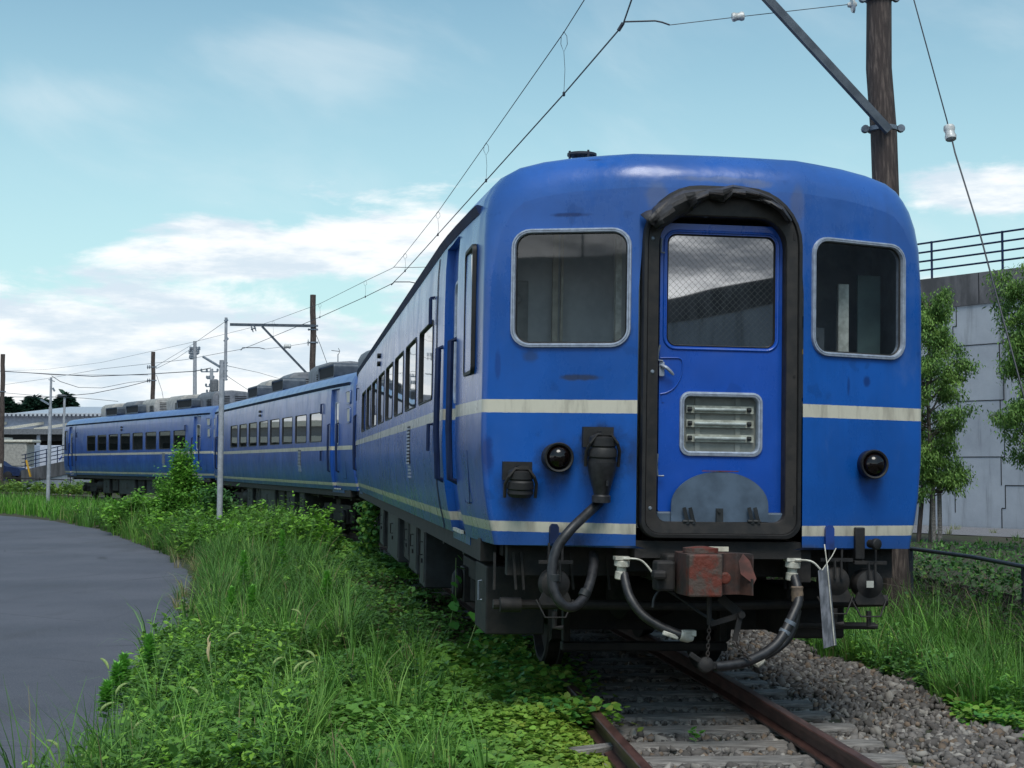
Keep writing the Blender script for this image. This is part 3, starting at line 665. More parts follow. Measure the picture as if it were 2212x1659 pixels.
            for hz in (2.62, 1.66):
                mb.tube([(x - sg * .03, mir(s_ - .06), hz + .1), (x, mir(s_ - .06), hz + .1), (x, mir(s_ - .06), hz - .1), (x, mir(s_ + .04), hz - .1), (x, mir(s_ + .04), hz + .1), (x - sg * .03, mir(s_ + .04), hz + .1)], .011, 6)
            mb.build('grip', M['darkblue'], root)
            mb = MB(); x = sg * (wid(.9) - .015); w9 = sg * (wid(.9) - .03)
            mb.ring(rrect(.26, .34, .02), rrect(.245, .325, .015), (Vector((w9 + sg * .012, mir(1.0), 1.38)), VY, Vector((-sg * -.07, 0, 1)), un), [(0, 0), (.3, .006), (1, 0)]); mb.build('hatch', M['darkblue'], root)
        # little marker lamps high on the side
        for hz in (2.81, 2.71):
            mb = MB(); mb.slab([(-.11, 0), (-.07, .028), (.07, .028), (.11, 0), (.07, -.028), (-.07, -.028)], (Vector((sg * MWD, 10.95, hz)), VY, VZ, un), -.01, .035); mb.build('marker_lamp', M['black'], root, smooth=0)
    # louvred vent
    mb = MB()
    for k in range(15):
        h = 1.34 + k * .031; mb.bar((-MWD - .006 + (.018 if h < 1.45 else 0), 5.32, h), (-MWD - .006 + (.018 if h < 1.45 else 0), 5.62, h), .012, .016)
    mb.build('louvre', M['alu'], root, smooth=0)
    mb = MB(); mb.box(-MWD - .003, -MWD + .02, 5.3, 5.64, 1.46, 1.80); mb.build('louvre_back', M['darkgap'], root, smooth=0)
    # underframe
    mb = MB()
    for sg in (-1, 1): mb.box(*sorted((sg * 1.22, sg * 1.32)), .75, CLEN - .75, .86, 1.0)
    mb.box(-1.2, 1.2, .6, CLEN - .6, .90, .98); mb.box(-.15, .15, .6, CLEN - .6, .70, .9)
    for k in range(12): mb.box(-1.2, 1.2, 1.2 + k * 1.65, 1.3 + k * 1.65, .78, .9)
    mb.build('underframe', M['under'], root, smooth=0)
    mb = MB()
    for sg in (-1, 1):
        mb.tube([(sg * 1.1, .8, .82), (sg * 1.1, CLEN - .8, .82)], .025, 6)
    mb.build('brake_pipe', M['under'], root)
    for (a, b, lo_, mt, sdp) in ((5.85, 6.5, .30, 'undergrey', -1.25), (6.75, 7.0, .45, 'under', -1.15), (7.25, 8.35, .33, 'undergrey', -1.22), (8.7, 9.5, .38, 'under', -1.2), (9.75, 12.0, .30, 'undergrey', -1.25), (12.4, 13.2, .40, 'under', -1.18), (13.5, 14.5, .30, 'undergrey', -1.22)):
        for sg in (-1, 1):
            mb = MB(); x0, x1 = sorted((sg * abs(sdp), sg * .55)); mb.box(x0, x1, a, b, lo_, .86); e = mb.build('equipment_box', M[mt], root, smooth=0, bevel=.012)
            xo = sg * (abs(sdp) + .006); mid = (a + b) / 2; lm = M['undergrey'] if mt == 'under' else M['under']
            mb = MB(); mb.box(*sorted((xo + sg * .01, xo - sg * .012)), mid - .05, mid + .05, .52, .56); mb.build('latch', lm, e, smooth=0)
            mb = MB(); mb.tube([(xo, mid - .1, .6), (xo + sg * .03, mid - .1, .6), (xo + sg * .03, mid - .1, .72), (xo, mid - .1, .72)], .008, 6); mb.build('box_handle', lm, e, smooth=0)
            for yy in (a + .06, b - .06): mb = MB(); mb.box(*sorted((xo, xo - sg * .012)), yy - .02, yy + .02, lo_ + .05, .82); mb.build('strap', lm, e, smooth=0)
    for tk, (s0, hh) in enumerate(((14.9, .6),)):
        mb = MB(); mb.lathe([(0, 0), (.18, .03), (.2, .1), (.2, .9), (.18, .97), (0, 1)], (-.95, s0, .6), (0, 1, 0), 20); mb.build('air_tank', M['under'], root)
def bogie(root, t_, first):
    bg = empty('bogie', (0, t_, 0), 0, root)
    mb = MB()
    for sg in (-1, 1):
        mb.box(*sorted((sg * .78, sg * .98)), -1.35, 1.35, .50, .66)
        mb.box(*sorted((sg * .80, sg * .96)), -.45, .45, .30, .5)
        for yy in (-1.05, 1.05):
            mb.box(*sorted((sg * .80, sg * 1.02)), yy - .16, yy + .16, .28, .58); mb.lathe([(.13, 0), (.13, .05), (.09, .08)], (sg * 1.02, yy, .43), (sg, 0, 0), 16)
            mb.tube([(sg * .9, yy - .28, .3), (sg * .9, yy - .28, .52)], .075, 10); mb.tube([(sg * .9, yy + .28, .3), (sg * .9, yy + .28, .52)], .075, 10)
        for yy in (-1.5, 1.5): mb.bar((sg * .62, yy * .98, .75), (sg * .60, yy, .28), .05, .12)
    mb.box(-.95, .95, -.2, .2, .52, .78); mb.box(-.9, .9, -1.36, -1.26, .42, .56); mb.box(-.9, .9, 1.26, 1.36, .42, .56)
    mb.build('frame', M['under'], bg, smooth=30, bevel=.01)
    for yy in (-1.05, 1.05):
        mb = MB(); mb.tube([(-1.0, yy, .43), (1.0, yy, .43)], .07, 12); mb.build('axle', M['under'], bg)
        for sg in (-1, 1):
            mb = MB(); mb.lathe([(.46, 0), (.455, .025), (.43, .03), (.425, .11), (.41, .125), (.38, .125), (.36, .07), (.15, .06), (.12, .12), (.1, .12)], (sg * .53, yy, .43), (sg, 0, 0), 40)
            mb.lathe([(.38, 0), (.37, .02), (.15, .03), (.1, -.02)], (sg * .53, yy, .43), (-sg, 0, 0), 40); mb.build('wheel', M['rail'] if False else M['under'], bg)
        for sg in (-1, 1):
            mb = MB(); mb.slab([(-.06, -.22), (.06, -.18), (.10, 0), (.06, .18), (-.06, .22), (-.02, 0)], (Vector((sg * .6, yy + (-.46 if yy < 0 else .46), .42)), VY * (-1 if yy < 0 else 1), VZ, VX), -.05, .05); mb.build('brake_shoe', M['under'], bg, smooth=0)
    return bg
def ac_unit(root, t_, kind, s_=0.0):
    if kind == 'cover':
        mt = M['creambox'] if (root['n'] == 3 and t_ in (16.3, 10.2, 7.0)) or (root['n'] == 2 and t_ == 16.0) else M['greybox']; A = .88; B = .78
        mb = MB(); pts = []
        sec = [(-.66, 3.27), (-.68, 3.66), (-.62, 3.77), (-.5, 3.85), (0, 3.89), (.5, 3.85), (.62, 3.80), (.68, 3.66), (.66, 3.27)]; N = len(sec)
        ys = [(-A, .93), (-A + .04, 1.0), (A - .04, 1.0), (A, .93)]; vs = []
        for yy, k in ys:
            for x, h in sec: vs.append((x * k, t_ + yy, 3.27 + (h - 3.27) * k))
        fs = [(i * N + j, i * N + (j + 1) % N, (i + 1) * N + (j + 1) % N, (i + 1) * N + j) for i in range(3) for j in range(N)] + [tuple(range(N)), tuple(range(3 * N, 4 * N))[::-1]]
        mb.add(vs, fs); u = mb.build('air_conditioner', mt, root, smooth=40, bevel=.02)
        mb = MB()
        for c in (-1, 1):
            for k in range(6): mb.box(c * .29 - .2, c * .29 + .2, t_ - A - .008, t_ - A + .01, 3.36 + k * .062, 3.385 + k * .062)
        mb.build('grille', M['darkgap'], u, smooth=0)
        mb = MB()
        for k in range(5): mb.box(-.70, -.66, t_ - A + .15, t_ - A + .6, 3.36 + k * .05, 3.38 + k * .05)
        mb.build('grille', M['darkgap'], u, smooth=0)
    else:
        fr = (Vector((-.95, t_, 3.49)), VY, VZ, Vector((-1, 0, 0)))
        A_ = rrect(1.75, .33, .09); mb = MB(); mb.slab(A_, fr, -.55, 0); mb.ring(A_, rrect(1.62, .2, .06), fr, [(0, 0), (.05, .03), (.5, .03), (1, -.02)])
        u = mb.build('roof_intake', M['steelblue'], root, smooth=40)
        mb = MB(); mb.add([fr[0] + VY * p[0] + VZ * p[1] + fr[3] * .004 for p in rrect(1.64, .22, .06)], [tuple(range(28))]); mb.build('mesh_panel', M['darkgap'], u, smooth=0)
        mb = MB()
        for yy in (-.6, 0, .6): mb.box(-.92, -.86, t_ + yy - .04, t_ + yy + .04, 3.25, 3.38)
        mb.build('foot', M['steelblue'], u, smooth=0)
C1['n'] = 1
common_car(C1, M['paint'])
TH2, TH3 = rad(18.0), rad(28.6)
C2 = make_root('passenger_car', (-1.616, 30.40, -.035), TH2, rad(.4)); C2['n'] = 2
C3 = make_root('passenger_car', (-8.10, 50.90, .02), TH3, 0); C3['n'] = 3
common_car(C2, M['paint2']); common_car(C3, M['paint2'])
for c in (C1, C2, C3):
    for t_ in (3.65, 17.2): bogie(c, t_, True)
for c, cov, ints in ((C1, (19.2, 15.0, 10.6), (17.0,)), (C2, (2.3, 7.8, 12.3, 16.0), (5.0, 11.3, 15.4)), (C3, (3.4, 7.0, 10.2, 13.0, 16.3), (4.7, 11.3, 14.3))):
    for q in cov: ac_unit(c, q, 'cover')
    for q in ints: ac_unit(c, q, 'intake')
tag(C1, 'blue coach facing the camera with the end door, nearest car of the train', 'passenger car', 'blue coaches of the parked train')
tag(C2, 'faded blue coach coupled in the middle of the train', 'passenger car', 'blue coaches of the parked train')
tag(C3, 'farthest blue coach, leftmost in the picture, partly behind the bright green bush', 'passenger car', 'blue coaches of the parked train')
# ---- gangway bellows between cars
for a, b in ((C1, C2), (C2, C3)):
    Ma = Matrix.LocRotScale(a.location, a.rotation_euler, None); Mb = Matrix.LocRotScale(b.location, b.rotation_euler, None)
    p0 = Ma @ Vector((0, CLEN - .02, 0)); p1 = Mb @ Vector((0, .02, 0)); q = Ma.inverted() @ p1
    mb = MB(); N = 9; out = rrect(.95, 1.95, .12, 4, 0, 2.05); vs = []
    for i in range(N):
        k = i / (N - 1); s_ = 1.0 if i % 2 else .93; c = Vector((q.x * k, (CLEN - .02) * (1 - k) + q.y * k, 0))
        for p in out: vs.append((c.x + p[0] * s_, c.y, 2.05 + (p[1] - 2.05) * s_))
    n_ = len(out); mb.add(vs, [(i * n_ + j, i * n_ + (j + 1) % n_, (i + 1) * n_ + (j + 1) % n_, (i + 1) * n_ + j) for i in range(N - 1) for j in range(n_)]); mb.build('gangway_bellows', M['black'], a, smooth=0)
    mb = MB(); mb.box(-.16, .16, CLEN - .8, CLEN + .3, .76, .98); mb.build('coupler', M['under'], a, smooth=0, bevel=.02)
# ---------------------------------------------------------------- front end of the near coach
FRP = (Vector((0, 0, 0)), VX, VZ, Vector((0, -1, 0)))
for sg in (-1, 1):
    (w, h, r), (cx, cz) = FWIN[sg]; sl = sg * .33 / (FW - .5); ux = Vector((1, sl, 0)); nn = ux.cross(VZ).normalized()
    fr = (Vector((cx, yf(cx), cz)), ux, VZ, nn)
    A = rrect(w + .048, h + .05, .11); B = rrect(w - .004, h - .004, .085)
    mb = MB(); mb.ring(A, B, fr, [(0, -.01), (.04, .010), (.12, .016), (.42, .017), (.5, .012), (.58, .017), (.85, .016), (1, .004), (1, -.045)]); wf = mb.build('window_frame', M['alu'], C1, smooth=35)
    mb = MB(); mb.ring(rrect(w + .004, h + .004, .085), rrect(w - .022, h - .022, .075), fr, [(0, -.01), (.5, -.004), (1, -.014)]); mb.build('rubber_seal', M['black'], wf, smooth=30)
    g_ = MB(); g_.add([fr[0] + ux * p[0] + VZ * p[1] - nn * .012 for p in rrect(w, h, .08)], [tuple(range(28))]); g_.build('pane', M['glass'], wf, smooth=0)
    # cab interior behind the glass
    cb = MB(); x0, x1 = (-1.28, -.44) if sg < 0 else (.44, 1.28)
    cb.box(x0, x1, .92, .95, 1.7, 3.06); cb.box(x0, x1, .42, 1.3, 1.85, 1.88); cb.box(x0, x0 + .02, .42, 1.3, 1.88, 3.06) if sg < 0 else cb.box(x1 - .02, x1, .42, 1.3, 1.88, 3.06)
    ci_ = -.46 if sg < 0 else .46; cb.box(ci_ - .012, ci_ + .012, .1, 1.3, 1.1, 3.06); cb.box(x0, x1, .42, 1.3, 3.04, 3.06)
    cb.build('cab_lining', M['seat'] if sg < 0 else M['cabdark'], C1, smooth=0)
mb = MB(); mb.box(-.88, -.845, .82, .85, 1.9, 3.05); mb.box(-.83, -.815, .8, .83, 1.9, 3.05); mb.build('cab_mullion', M['cream'], C1, smooth=0)
mb = MB(); mb.box(-.545, -.51, .45, .50, 1.9, 2.9); mb.build('cab_post', M['white'], C1, smooth=0)
mb = MB(); mb.box(-1.26, -1.04, .78, .9, 2.22, 2.62); mb.box(-1.27, -1.02, .76, .9, 2.18, 2.21)
for a, b in ((-1.19, 2.5), (-1.11, 2.5), (-1.15, 2.36)): mb.lathe([(.03, 0), (.03, .02), (.012, .04)], (a, .78, b), (0, -1, 0), 14)
mb.build('control_box', M['creambox'], C1, smooth=30, bevel=.006)
mb = MB(); mb.box(.86, .93, .42, .46, 1.9, 2.62); mb.build('cab_post', M['white'], C1, smooth=0, bevel=.006)
mb = MB(); mb.box(.56, .80, .5, .7, 1.9, 2.35); mb.lathe([(.03, 0), (.03, .02)], (.62, .5, 2.3), (0, -1, 0), 14); mb.lathe([(.03, 0), (.03, .02)], (.73, .5, 2.3), (0, -1, 0), 14); mb.build('control_box', M['cabdark'], C1, smooth=30, bevel=.006)
mb = MB(); mb.box(.60, .66, .49, .5, 2.18, 2.21); mb.build('cab_label', M['yellow'], C1, smooth=0)
mb = MB(); mb.box(.68, .76, .8, .82, 2.45, 2.66); mb.box(.74, .79, .49, .5, 2.12, 2.15); mb.build('cab_notice', M['frost'], C1, smooth=0)
mb = MB(); mb.box(1.05, 1.2, .6, .62, 1.9, 2.7); mb.build('cab_locker', MAT('dull_green_cab_panel', (.10, .16, .15), None, 5, .6), C1, smooth=0)
# gangway frame
o_l = L1(1384, 800); o_r = L1(1729, 800); top = L1(1560, 404).z; bot = L1(1560, 1164).z
gx0, gx1 = o_l.x, o_r.x; gc = (gx0 + gx1) / 2; gw = gx1 - gx0; gch = (top + bot) / 2; gh_ = top - bot
def gout(ins, rt, rb, n=8):
    w = gw - 2 * ins; h = gh_ - 2 * ins; pts = []
    for sx, sy, a0 in ((1, 1, 0), (-1, 1, 90), (-1, -1, 180), (1, -1, 270)):
        r = rt if sy > 0 else rb
        for k in range(n + 1):
            a = rad(a0 + 90 * k / n); pts.append((gc + sx * (w / 2 - r) + r * math.cos(a) * (1.25 if sy > 0 and False else 1), gch + sy * (h / 2 - r) + r * math.sin(a)))
    return pts
o0 = gout(0, .34, .10); o1 = gout(.030, .31, .085); o2 = [(p[0], p[1] - (.085 if p[1] > gch else 0)) for p in gout(.098, .17, .06)]; o2 = [(p[0], p[1] if p[1] < gch else p[1]) for p in o2]
mb = MB(); mb.ring(o0, o1, FRP, [(0, -.05), (0, .03), (.2, .045), (.8, .048), (1, .036), (1, 0)]); gf = mb.build('gangway_frame', M['black'], C1, smooth=35)
mb = MB(); mb.ring(o1, o2, FRP, [(0, .03), (.03, .036), (.95, .03), (1, .024), (1, -.10)]); mb.build('steel_facing', M['framebrown'], gf, smooth=35)
mb = MB()
for u, v in ((1410, 515), (1409, 803), (1404, 1098)): p = L1(u, v, -.03); mb.lathe([(.012, -.005), (.012, .004), (.007, .010)], p, (0, -1, 0), 12)
mb.build('bolt', M['galv'], gf)
mb = MB()
for u, v in ((1717, 510), (1716, 813), (1716, 1100)): p = L1(u, v, -.034); mb.slab(rrect(.016, .05 if v != 813 else .018, .0075, 4), (p, VX, VZ, Vector((0, -1, 0))), -.004, .004)
mb.build('slot', M['darkgap'], gf)
# torn weather sheet over the arch
def sheet():
    pts = [(1397, 468), (1412, 447), (1440, 425), (1475, 409), (1500, 408), (1530, 405), (1560, 404), (1583, 399), (1610, 403), (1640, 413), (1668, 425), (1694, 446), (1712, 475)]
    low = [(1418, 496), (1440, 488), (1468, 470), (1494, 456), (1508, 442), (1532, 430), (1566, 440), (1582, 424), (1612, 430), (1640, 434), (1663, 444), (1684, 459), (1702, 484)]
    mb = MB(); vs = []; N = len(pts); R = 7
    for j in range(R):
        k = j / (R - 1)
        for i in range(N):
            a, b = pts[i], low[i]; d = .085 + .035 * math.sin(i * 2.1 + j * 1.2) + .05 * math.sin(k * math.pi) + (.03 if i in (4, 7) else 0)
            p = L1(a[0] + (b[0] - a[0]) * k, a[1] + (b[1] - a[1]) * k, -d * (.4 if j == 0 else 1)); vs.append(p)
    mb.add(vs, [(j * N + i, j * N + i + 1, (j + 1) * N + i + 1, (j + 1) * N + i) for j in range(R - 1) for i in range(N - 1)])
    a = [L1(*q) for q in ((1383, 463, -.02), (1397, 474, -.13), (1412, 487, -.12), (1437, 476, -.06), (1420, 450, -.05), (1397, 455, -.03))]
    mb.add(a, [(0, 1, 5), (1, 4, 5), (1, 2, 4), (2, 3, 4)])
    ob = mb.build('torn_cover', M['tarp'], C1, smooth=14); md = ob.modifiers.new('thick', 'SOLIDIFY'); md.thickness = .006
M['tarp'] = MAT('cracked_black_tarpaulin', (.030, .028, .030), (.055, .05, .05), 8, .5, .7, bd=.012)
sheet()
# top gap + latch bar
mb = MB(); a = L1(1520, 463, .02); mb.bar(a, L1(1560, 465, .02), .012, .012); mb.lathe([(.012, 0), (.02, .01), (.02, .03), (.01, .035)], L1(1523, 464, .02), (0, -1, 0), 12); mb.build('door_stay', M['galv'], C1)
# dark vestibule behind frame
mb = MB(); mb.box(gx0 + .06, gx1 - .06, .16, .2, 1.0, 3.15); mb.build('vestibule_back', M['darkgap'], C1, smooth=0)
# end door with window and sign-box openings
DY = .055
def R1(u0, v0, u1, v1, y): 
    a = L1(u0, (v0 + v1) / 2, y); b = L1(u1, (v0 + v1) / 2, y); c = L1((u0 + u1) / 2, v0, y); d = L1((u0 + u1) / 2, v1, y); return (b.x - a.x, c.z - d.z, (a.x + b.x) / 2, (c.z + d.z) / 2)
dw, dh, dcx, dcz = R1(1424, 486, 1692, 1106, DY)
ww, wh, wcx, wcz = R1(1441, 508, 1675, 750, DY); sw, sh, scx, scz = R1(1477, 857, 1637, 976, DY)
FD = (Vector((0, DY, 0)), VX, VZ, Vector((0, -1, 0)))
hk = R1(1424, 773, 1474, 850, DY)
hp = [(hk[2] - hk[0] / 2 + .002, hk[3] - hk[1] / 2)] + [(hk[2] - hk[0] / 2 + .002 + hk[0] * math.sin(rad(a)) ** .8 * .97, hk[3] + hk[1] * .12 - hk[1] * .62 * math.cos(rad(a))) for a in (25, 45, 65, 82)] + [(hk[2] + hk[0] * .47, hk[3] + hk[1] * .38), (hk[2] + hk[0] * .36, hk[3] + hk[1] / 2), (hk[2] - hk[0] / 2 + .002, hk[3] + hk[1] / 2)]
mb = MB(); mb.slab(rrect(dw, dh, .01, 2, dcx, dcz), FD, -.04, 0, [rrect(ww, wh, .055, 6, wcx, wcz), rrect(sw, sh, .035, 6, scx, scz)])
mb.ring(rrect(ww + .05, wh + .05, .08, 6, wcx, wcz), rrect(ww, wh, .055, 6, wcx, wcz), FD, [(0, 0), (.25, .009), (.6, .008), (1, -.01), (1, -.03)])
dr = mb.build('end_door', M['doorblue'], C1, smooth=30, bevel=.003)
mb = MB(); mb.ring(rrect(ww + .002, wh + .002, .055, 6, wcx, wcz), rrect(ww - .02, wh - .02, .05, 6, wcx, wcz), FD, [(0, -.004), (.5, .004), (1, -.012)]); mb.build('window_seal', M['black'], dr, smooth=30)
mb = MB(); mb.add([FD[0] + VX * p[0] + VZ * p[1] + VY * .014 for p in rrect(ww, wh, .05, 6, wcx, wcz)], [tuple(range(28))]); mb.build('pane', M['doorglass'], dr, smooth=0)
# wires cast in the glass
mb = MB(); st_ = .038; zx0, zx1, zz0, zz1 = wcx - ww / 2 + .012, wcx + ww / 2 - .012, wcz - wh / 2 + .012, wcz + wh / 2 - .012
k = -int((ww + wh) / st_)
while k < int((ww + wh) / st_):
    for sgn in (1, -1):
        c = k * st_; pts = []
        xa = max(zx0, zx0 + c) if sgn > 0 else zx0
        # line z = zz0 + sgn*(x-zx0) + c
        xs_ = [zx0, zx1]; seg = []
        za = zz0 + (0 if sgn > 0 else wh) + c; a0 = zx0; b0 = zx1; za0 = za; zb0 = za + sgn * (zx1 - zx0)
        t0, t1 = 0., 1.
        dz_ = zb0 - za0
        for lim, s2 in ((zz0, 1), (zz1, -1)):
            fa = s2 * (za0 - lim); fb = s2 * (zb0 - lim)
            if fa < 0 and fb < 0: t0 = 2
            elif fa < 0: t0 = max(t0, fa / (fa - fb))
            elif fb < 0: t1 = min(t1, fa / (fa - fb))
        if t1 - t0 > .03: mb.bar((a0 + (b0 - a0) * t0, DY + .008, za0 + dz_ * t0), (a0 + (b0 - a0) * t1, DY + .008, za0 + dz_ * t1), .0008, .0008)
    k += 1
mb.build('glass_wire', MAT('glass_wire', (.10, .105, .10), None, 5, .5), dr, smooth=0)
mb = MB(); mb.box(wcx - .02, wcx + .045, .42, .45, wcz - .36, wcz - .1); mb.box(wcx + .055, wcx + .08, .42, .45, wcz - .36, wcz - .1); mb.build('inner_door_edge', M['galv'], C1, smooth=0)
# sign box
mb = MB(); mb.ring(rrect(sw + .055, sh + .055, .06, 6, scx, scz), rrect(sw - .004, sh - .004, .035, 6, scx, scz), FD, [(0, -.002), (.08, .012), (.45, .014), (.55, .009), (.65, .014), (.9, .012), (1, 0), (1, -.04)]); sf = mb.build('sign_box', M['alu'], dr, smooth=35)
mb = MB(); mb.box(scx - sw / 2, scx + sw / 2, DY + .055, DY + .06, scz - sh / 2, scz + sh / 2); mb.box(scx - sw / 2 - .005, scx - sw / 2, DY, DY + .06, scz - sh / 2, scz + sh / 2); mb.box(scx + sw / 2, scx + sw / 2 + .005, DY, DY + .06, scz - sh / 2, scz + sh / 2)
mb.box(scx - sw / 2, scx + sw / 2, DY, DY + .06, scz + sh / 2, scz + sh / 2 + .005); mb.box(scx - sw / 2, scx + sw / 2, DY, DY + .06, scz - sh / 2 - .005, scz - sh / 2)
for q in (-.145, .10): mb.box(scx + q, scx + q + .03, DY + .045, DY + .056, scz - sh / 2, scz + sh / 2)
mb.build('box_lining', MAT('grey_brown_tin', (.33, .32, .29), (.26, .25, .22), 6, .6), sf, smooth=0)
for v in (885, 915.5, 947):
    c = L1(1555, v, DY + .03).z; x0, x1 = L1(1483, v, DY + .03).x, L1(1628, v, DY + .03).x
    mb = MB(); mb.box(x0, x1, DY + .03, DY + .044, c - .022, c + .022); tr_ = mb.build('lamp_tray', M['white'], sf, smooth=0)
    mb = MB(); mb.tube([(x0 + .045, DY + .02, c), (x1 - .05, DY + .02, c)], .0095, 12); mb.build('tube_lamp', M['ceramic'], tr_) if False else mb.build('tube_lamp', M['ceramic'], sf)
    mb = MB(); mb.tube([(x0 + .005, DY + .018, c), (x0 + .028, DY + .018, c)], .014, 10); mb.tube([(x1 - .042, DY + .018, c), (x1 - .02, DY + .018, c)], .014, 10); mb.build('lamp_holder', M['black'], sf)
mb = MB(); mb.add([FD[0] + VX * p[0] + VZ * p[1] + VY * .004 for p in rrect(sw, sh, .03, 6, scx, scz)], [tuple(range(28))]); mb.build('cover_glass', M['boxglass'], sf, smooth=0)
# handle recess + handle
mb = MB()
mb.tube(catmull([L1(u_, v_, DY - .003) for u_, v_ in ((1426, 851), (1440, 848), (1456, 838), (1468, 820), (1474, 798), (1474, 782), (1468, 774), (1448, 773), (1426, 773))], 4), .0045, 8); mb.build('handle_recess', M['darkrecess'] if 'darkrecess' in M else M['doorblue'], dr, smooth=30)
mb = MB(); p = L1(1429, 797, DY - .012); mb.slab(rrect(.030, .085, .006, 3), (p, VX, VZ, Vector((0, -1, 0))), 0, .01)
q0, q1, q2 = L1(1430, 790, DY - .03), L1(1442, 796, DY - .05), L1(1455, 810, DY - .035); mb.tube(catmull([p + Vector((0, -.005, .01)), q0, q1, q2], 5), [.009] * 5 + [.011] * 5 + [.010] * 4 + [.008, .006], 8); mb.build('handle', M['ceramicwhite'] if 'ceramicwhite' in M else M['alu'], dr)
for pts in ([(1429, 515), (1428, 535), (1428, 545), (1436, 546)], [(1426, 745), (1421, 765), (1421, 778), (1432, 780)], [(1421, 980), (1418, 1005), (1421, 1028), (1434, 1028)]):
    mb = MB(); mb.tube([L1(u, v, DY - .03) for u, v in pts], .006, 6); mb.build('latch_hook', M['galv'], dr)
mb = MB(); mb.slab(rrect(.014, .04, .004, 2), (L1(1432, 862, DY), VX, VZ, Vector((0, -1, 0))), 0, .004); mb.build('lock_plate', M['doorblue'], dr)
# folding foot plate
a = L1(1452, 1128, -.03); b = L1(1663, 1128, -.03); tp = L1(1557, 1019, -.02); pw = b.x - a.x; px = (a.x + b.x) / 2; ph = tp.z - a.z
out = [(a.x, a.z), (b.x, b.z)] + [(px + pw / 2 * math.cos(rad(q)) ** 1, a.z + ph * (.33 + .67 * math.sin(rad(q)))) for q in range(0, 181, 9)]
out = [(x, h if abs(x - px) < pw * .49 or h < a.z + 1e-4 else h) for x, h in out]
mb = MB(); mb.slab(out, (Vector((0, .01, 0)), VX, VZ, Vector((0, -1, 0))), -.004, .010); fp = mb.build('foot_plate', M['plate'], C1, smooth=0, bevel=.003)
mb = MB(); mb.box(px - .11, px + .11, -.004, .004, tp.z, tp.z + .006); mb.build('rust_edge', M['rust'], fp)
for u in (1487, 1555, 1627):
    c = L1(u, 1115, -.02); mb = MB()
    if u != 1555:
        for q in (-.018, .018): mb.bar((c.x + q - .008, -.02, c.z + .05), (c.x + q + .012, -.035, c.z - .045), .010, .02)
        mb.tube([(c.x - .035, -.03, c.z - .03), (c.x + .04, -.03, c.z - .03)], .010, 8)
    else: mb.box(c.x - .02, c.x + .02, -.02, 0, c.z - .04, c.z + .045); mb.lathe([(.01, 0), (.01, .01)], (c.x - .005, -.02, c.z + .03), (0, -1, 0), 10)
    mb.build('hinge', M['undergrey'], fp, smooth=30)
s0, s1 = L1(1418, 1118, .03), L1(1692, 1118, .03)
mb = MB(); mb.box(s0.x, s1.x, .02, .10, s0.z - .036, s0.z + .036); mb.build('sill', M['plate'], C1, smooth=0, bevel=.01)
# tail lamps
for u, v, nm in ((1205, 988, -1), (1884, 1003, 1)):
    c = L1(u, v, sweep=True, off=.06); nn = Vector((0, -1, 0)); y0 = yf(c.x); o_ = Vector((c.x, y0, c.z)); R_ = .083
    mb = MB(); mb.lathe([(R_ * 1.02, -.05), (R_ * 1.02, .07), (R_ * 1.0, .10), (R_ * .97, .105), (R_ * .86, .10), (R_ * .80, .085), (.01, .08)], o_, nn, 32); tl = mb.build('tail_lamp', M['darkblue'] if nm > 0 else M['black'], C1, smooth=35)
    mb = MB(); mb.lathe([(R_ * 1.06, .085), (R_ * 1.06, .104), (R_ * 1.0, .112), (R_ * .88, .108), (R_ * .84, .09)], o_, nn, 32); mb.build('bezel', M['black'], tl, smooth=35)
    mb = MB(); mb.lathe([(R_ * .86, .075), (R_ * .8, .10), (R_ * .62, .122), (R_ * .35, .135), (.001, .14)], o_, nn, 28); mb.build('lens', M['lens'], tl, smooth=60)
# jumper sockets (hinged-lid connectors)
def jumper(u, v, hi, w, cable):
    c = L1(u, v, sweep=True, off=.04); y0 = yf(c.x); r_ = w / 2
    mb = MB(); mb.box(c.x - r_ * 1.15, c.x + r_ * 1.15, y0 - .03, y0 + .02, c.z + hi * .1, c.z + hi * .62)
    mb.lathe([(r_ * .55, hi * .42), (r_ * .86, hi * .36), (r_ * .92, hi * .16), (r_ * .84, hi * .12), (r_ * .96, hi * .06), (r_ * .98, -hi * .12), (r_ * .9, -hi * .16), (r_ * .94, -hi * .26), (r_ * .8, -hi * .36), (.001, -hi * .38)], (c.x, y0 - .095, c.z), (0, -.1, 1), 26)
    j = mb.build('jumper_socket', M['black'], C1, smooth=35)
    mb = MB(); yy = y0 - .12
    mb.tube([(c.x - r_ * 1.1, yy + .03, c.z - hi * .38), (c.x - r_ * 1.12, yy, c.z + .0), (c.x - r_ * .9, yy - .03, c.z + hi * .2), (c.x - r_ * .45, yy - .03, c.z + hi * .42), (c.x + r_ * .45, yy - .03, c.z + hi * .42), (c.x + r_ * .9, yy - .03, c.z + hi * .2), (c.x + r_ * 1.12, yy, c.z), (c.x + r_ * 1.1, yy + .03, c.z - hi * .38)], .010, 8)
    mb.box(c.x - .02, c.x + .04, y0 - .16, y0 - .04, c.z + hi * .4, c.z + hi * .5); mb.build('bail', M['under'], j, smooth=30)
    return c, y0
jumper(1121, 1045, .21, .165, False)
c, y0 = jumper(1297, 975, .23, .175, True)
mb = MB(); mb.lathe([(.086, .0), (.082, -.05), (.066, -.11), (.05, -.17), (.045, -.19), (.055, -.20), (.055, -.235), (.03, -.24)], (c.x, y0 - .095, c.z - .06), (0, -.05, 1), 22); mb.lathe([(.009, 0), (.009, .03)], (c.x + .02, y0 - .16, c.z - .2), (0, 0, 1), 8); mb.build('plug', M['hose'], C1)
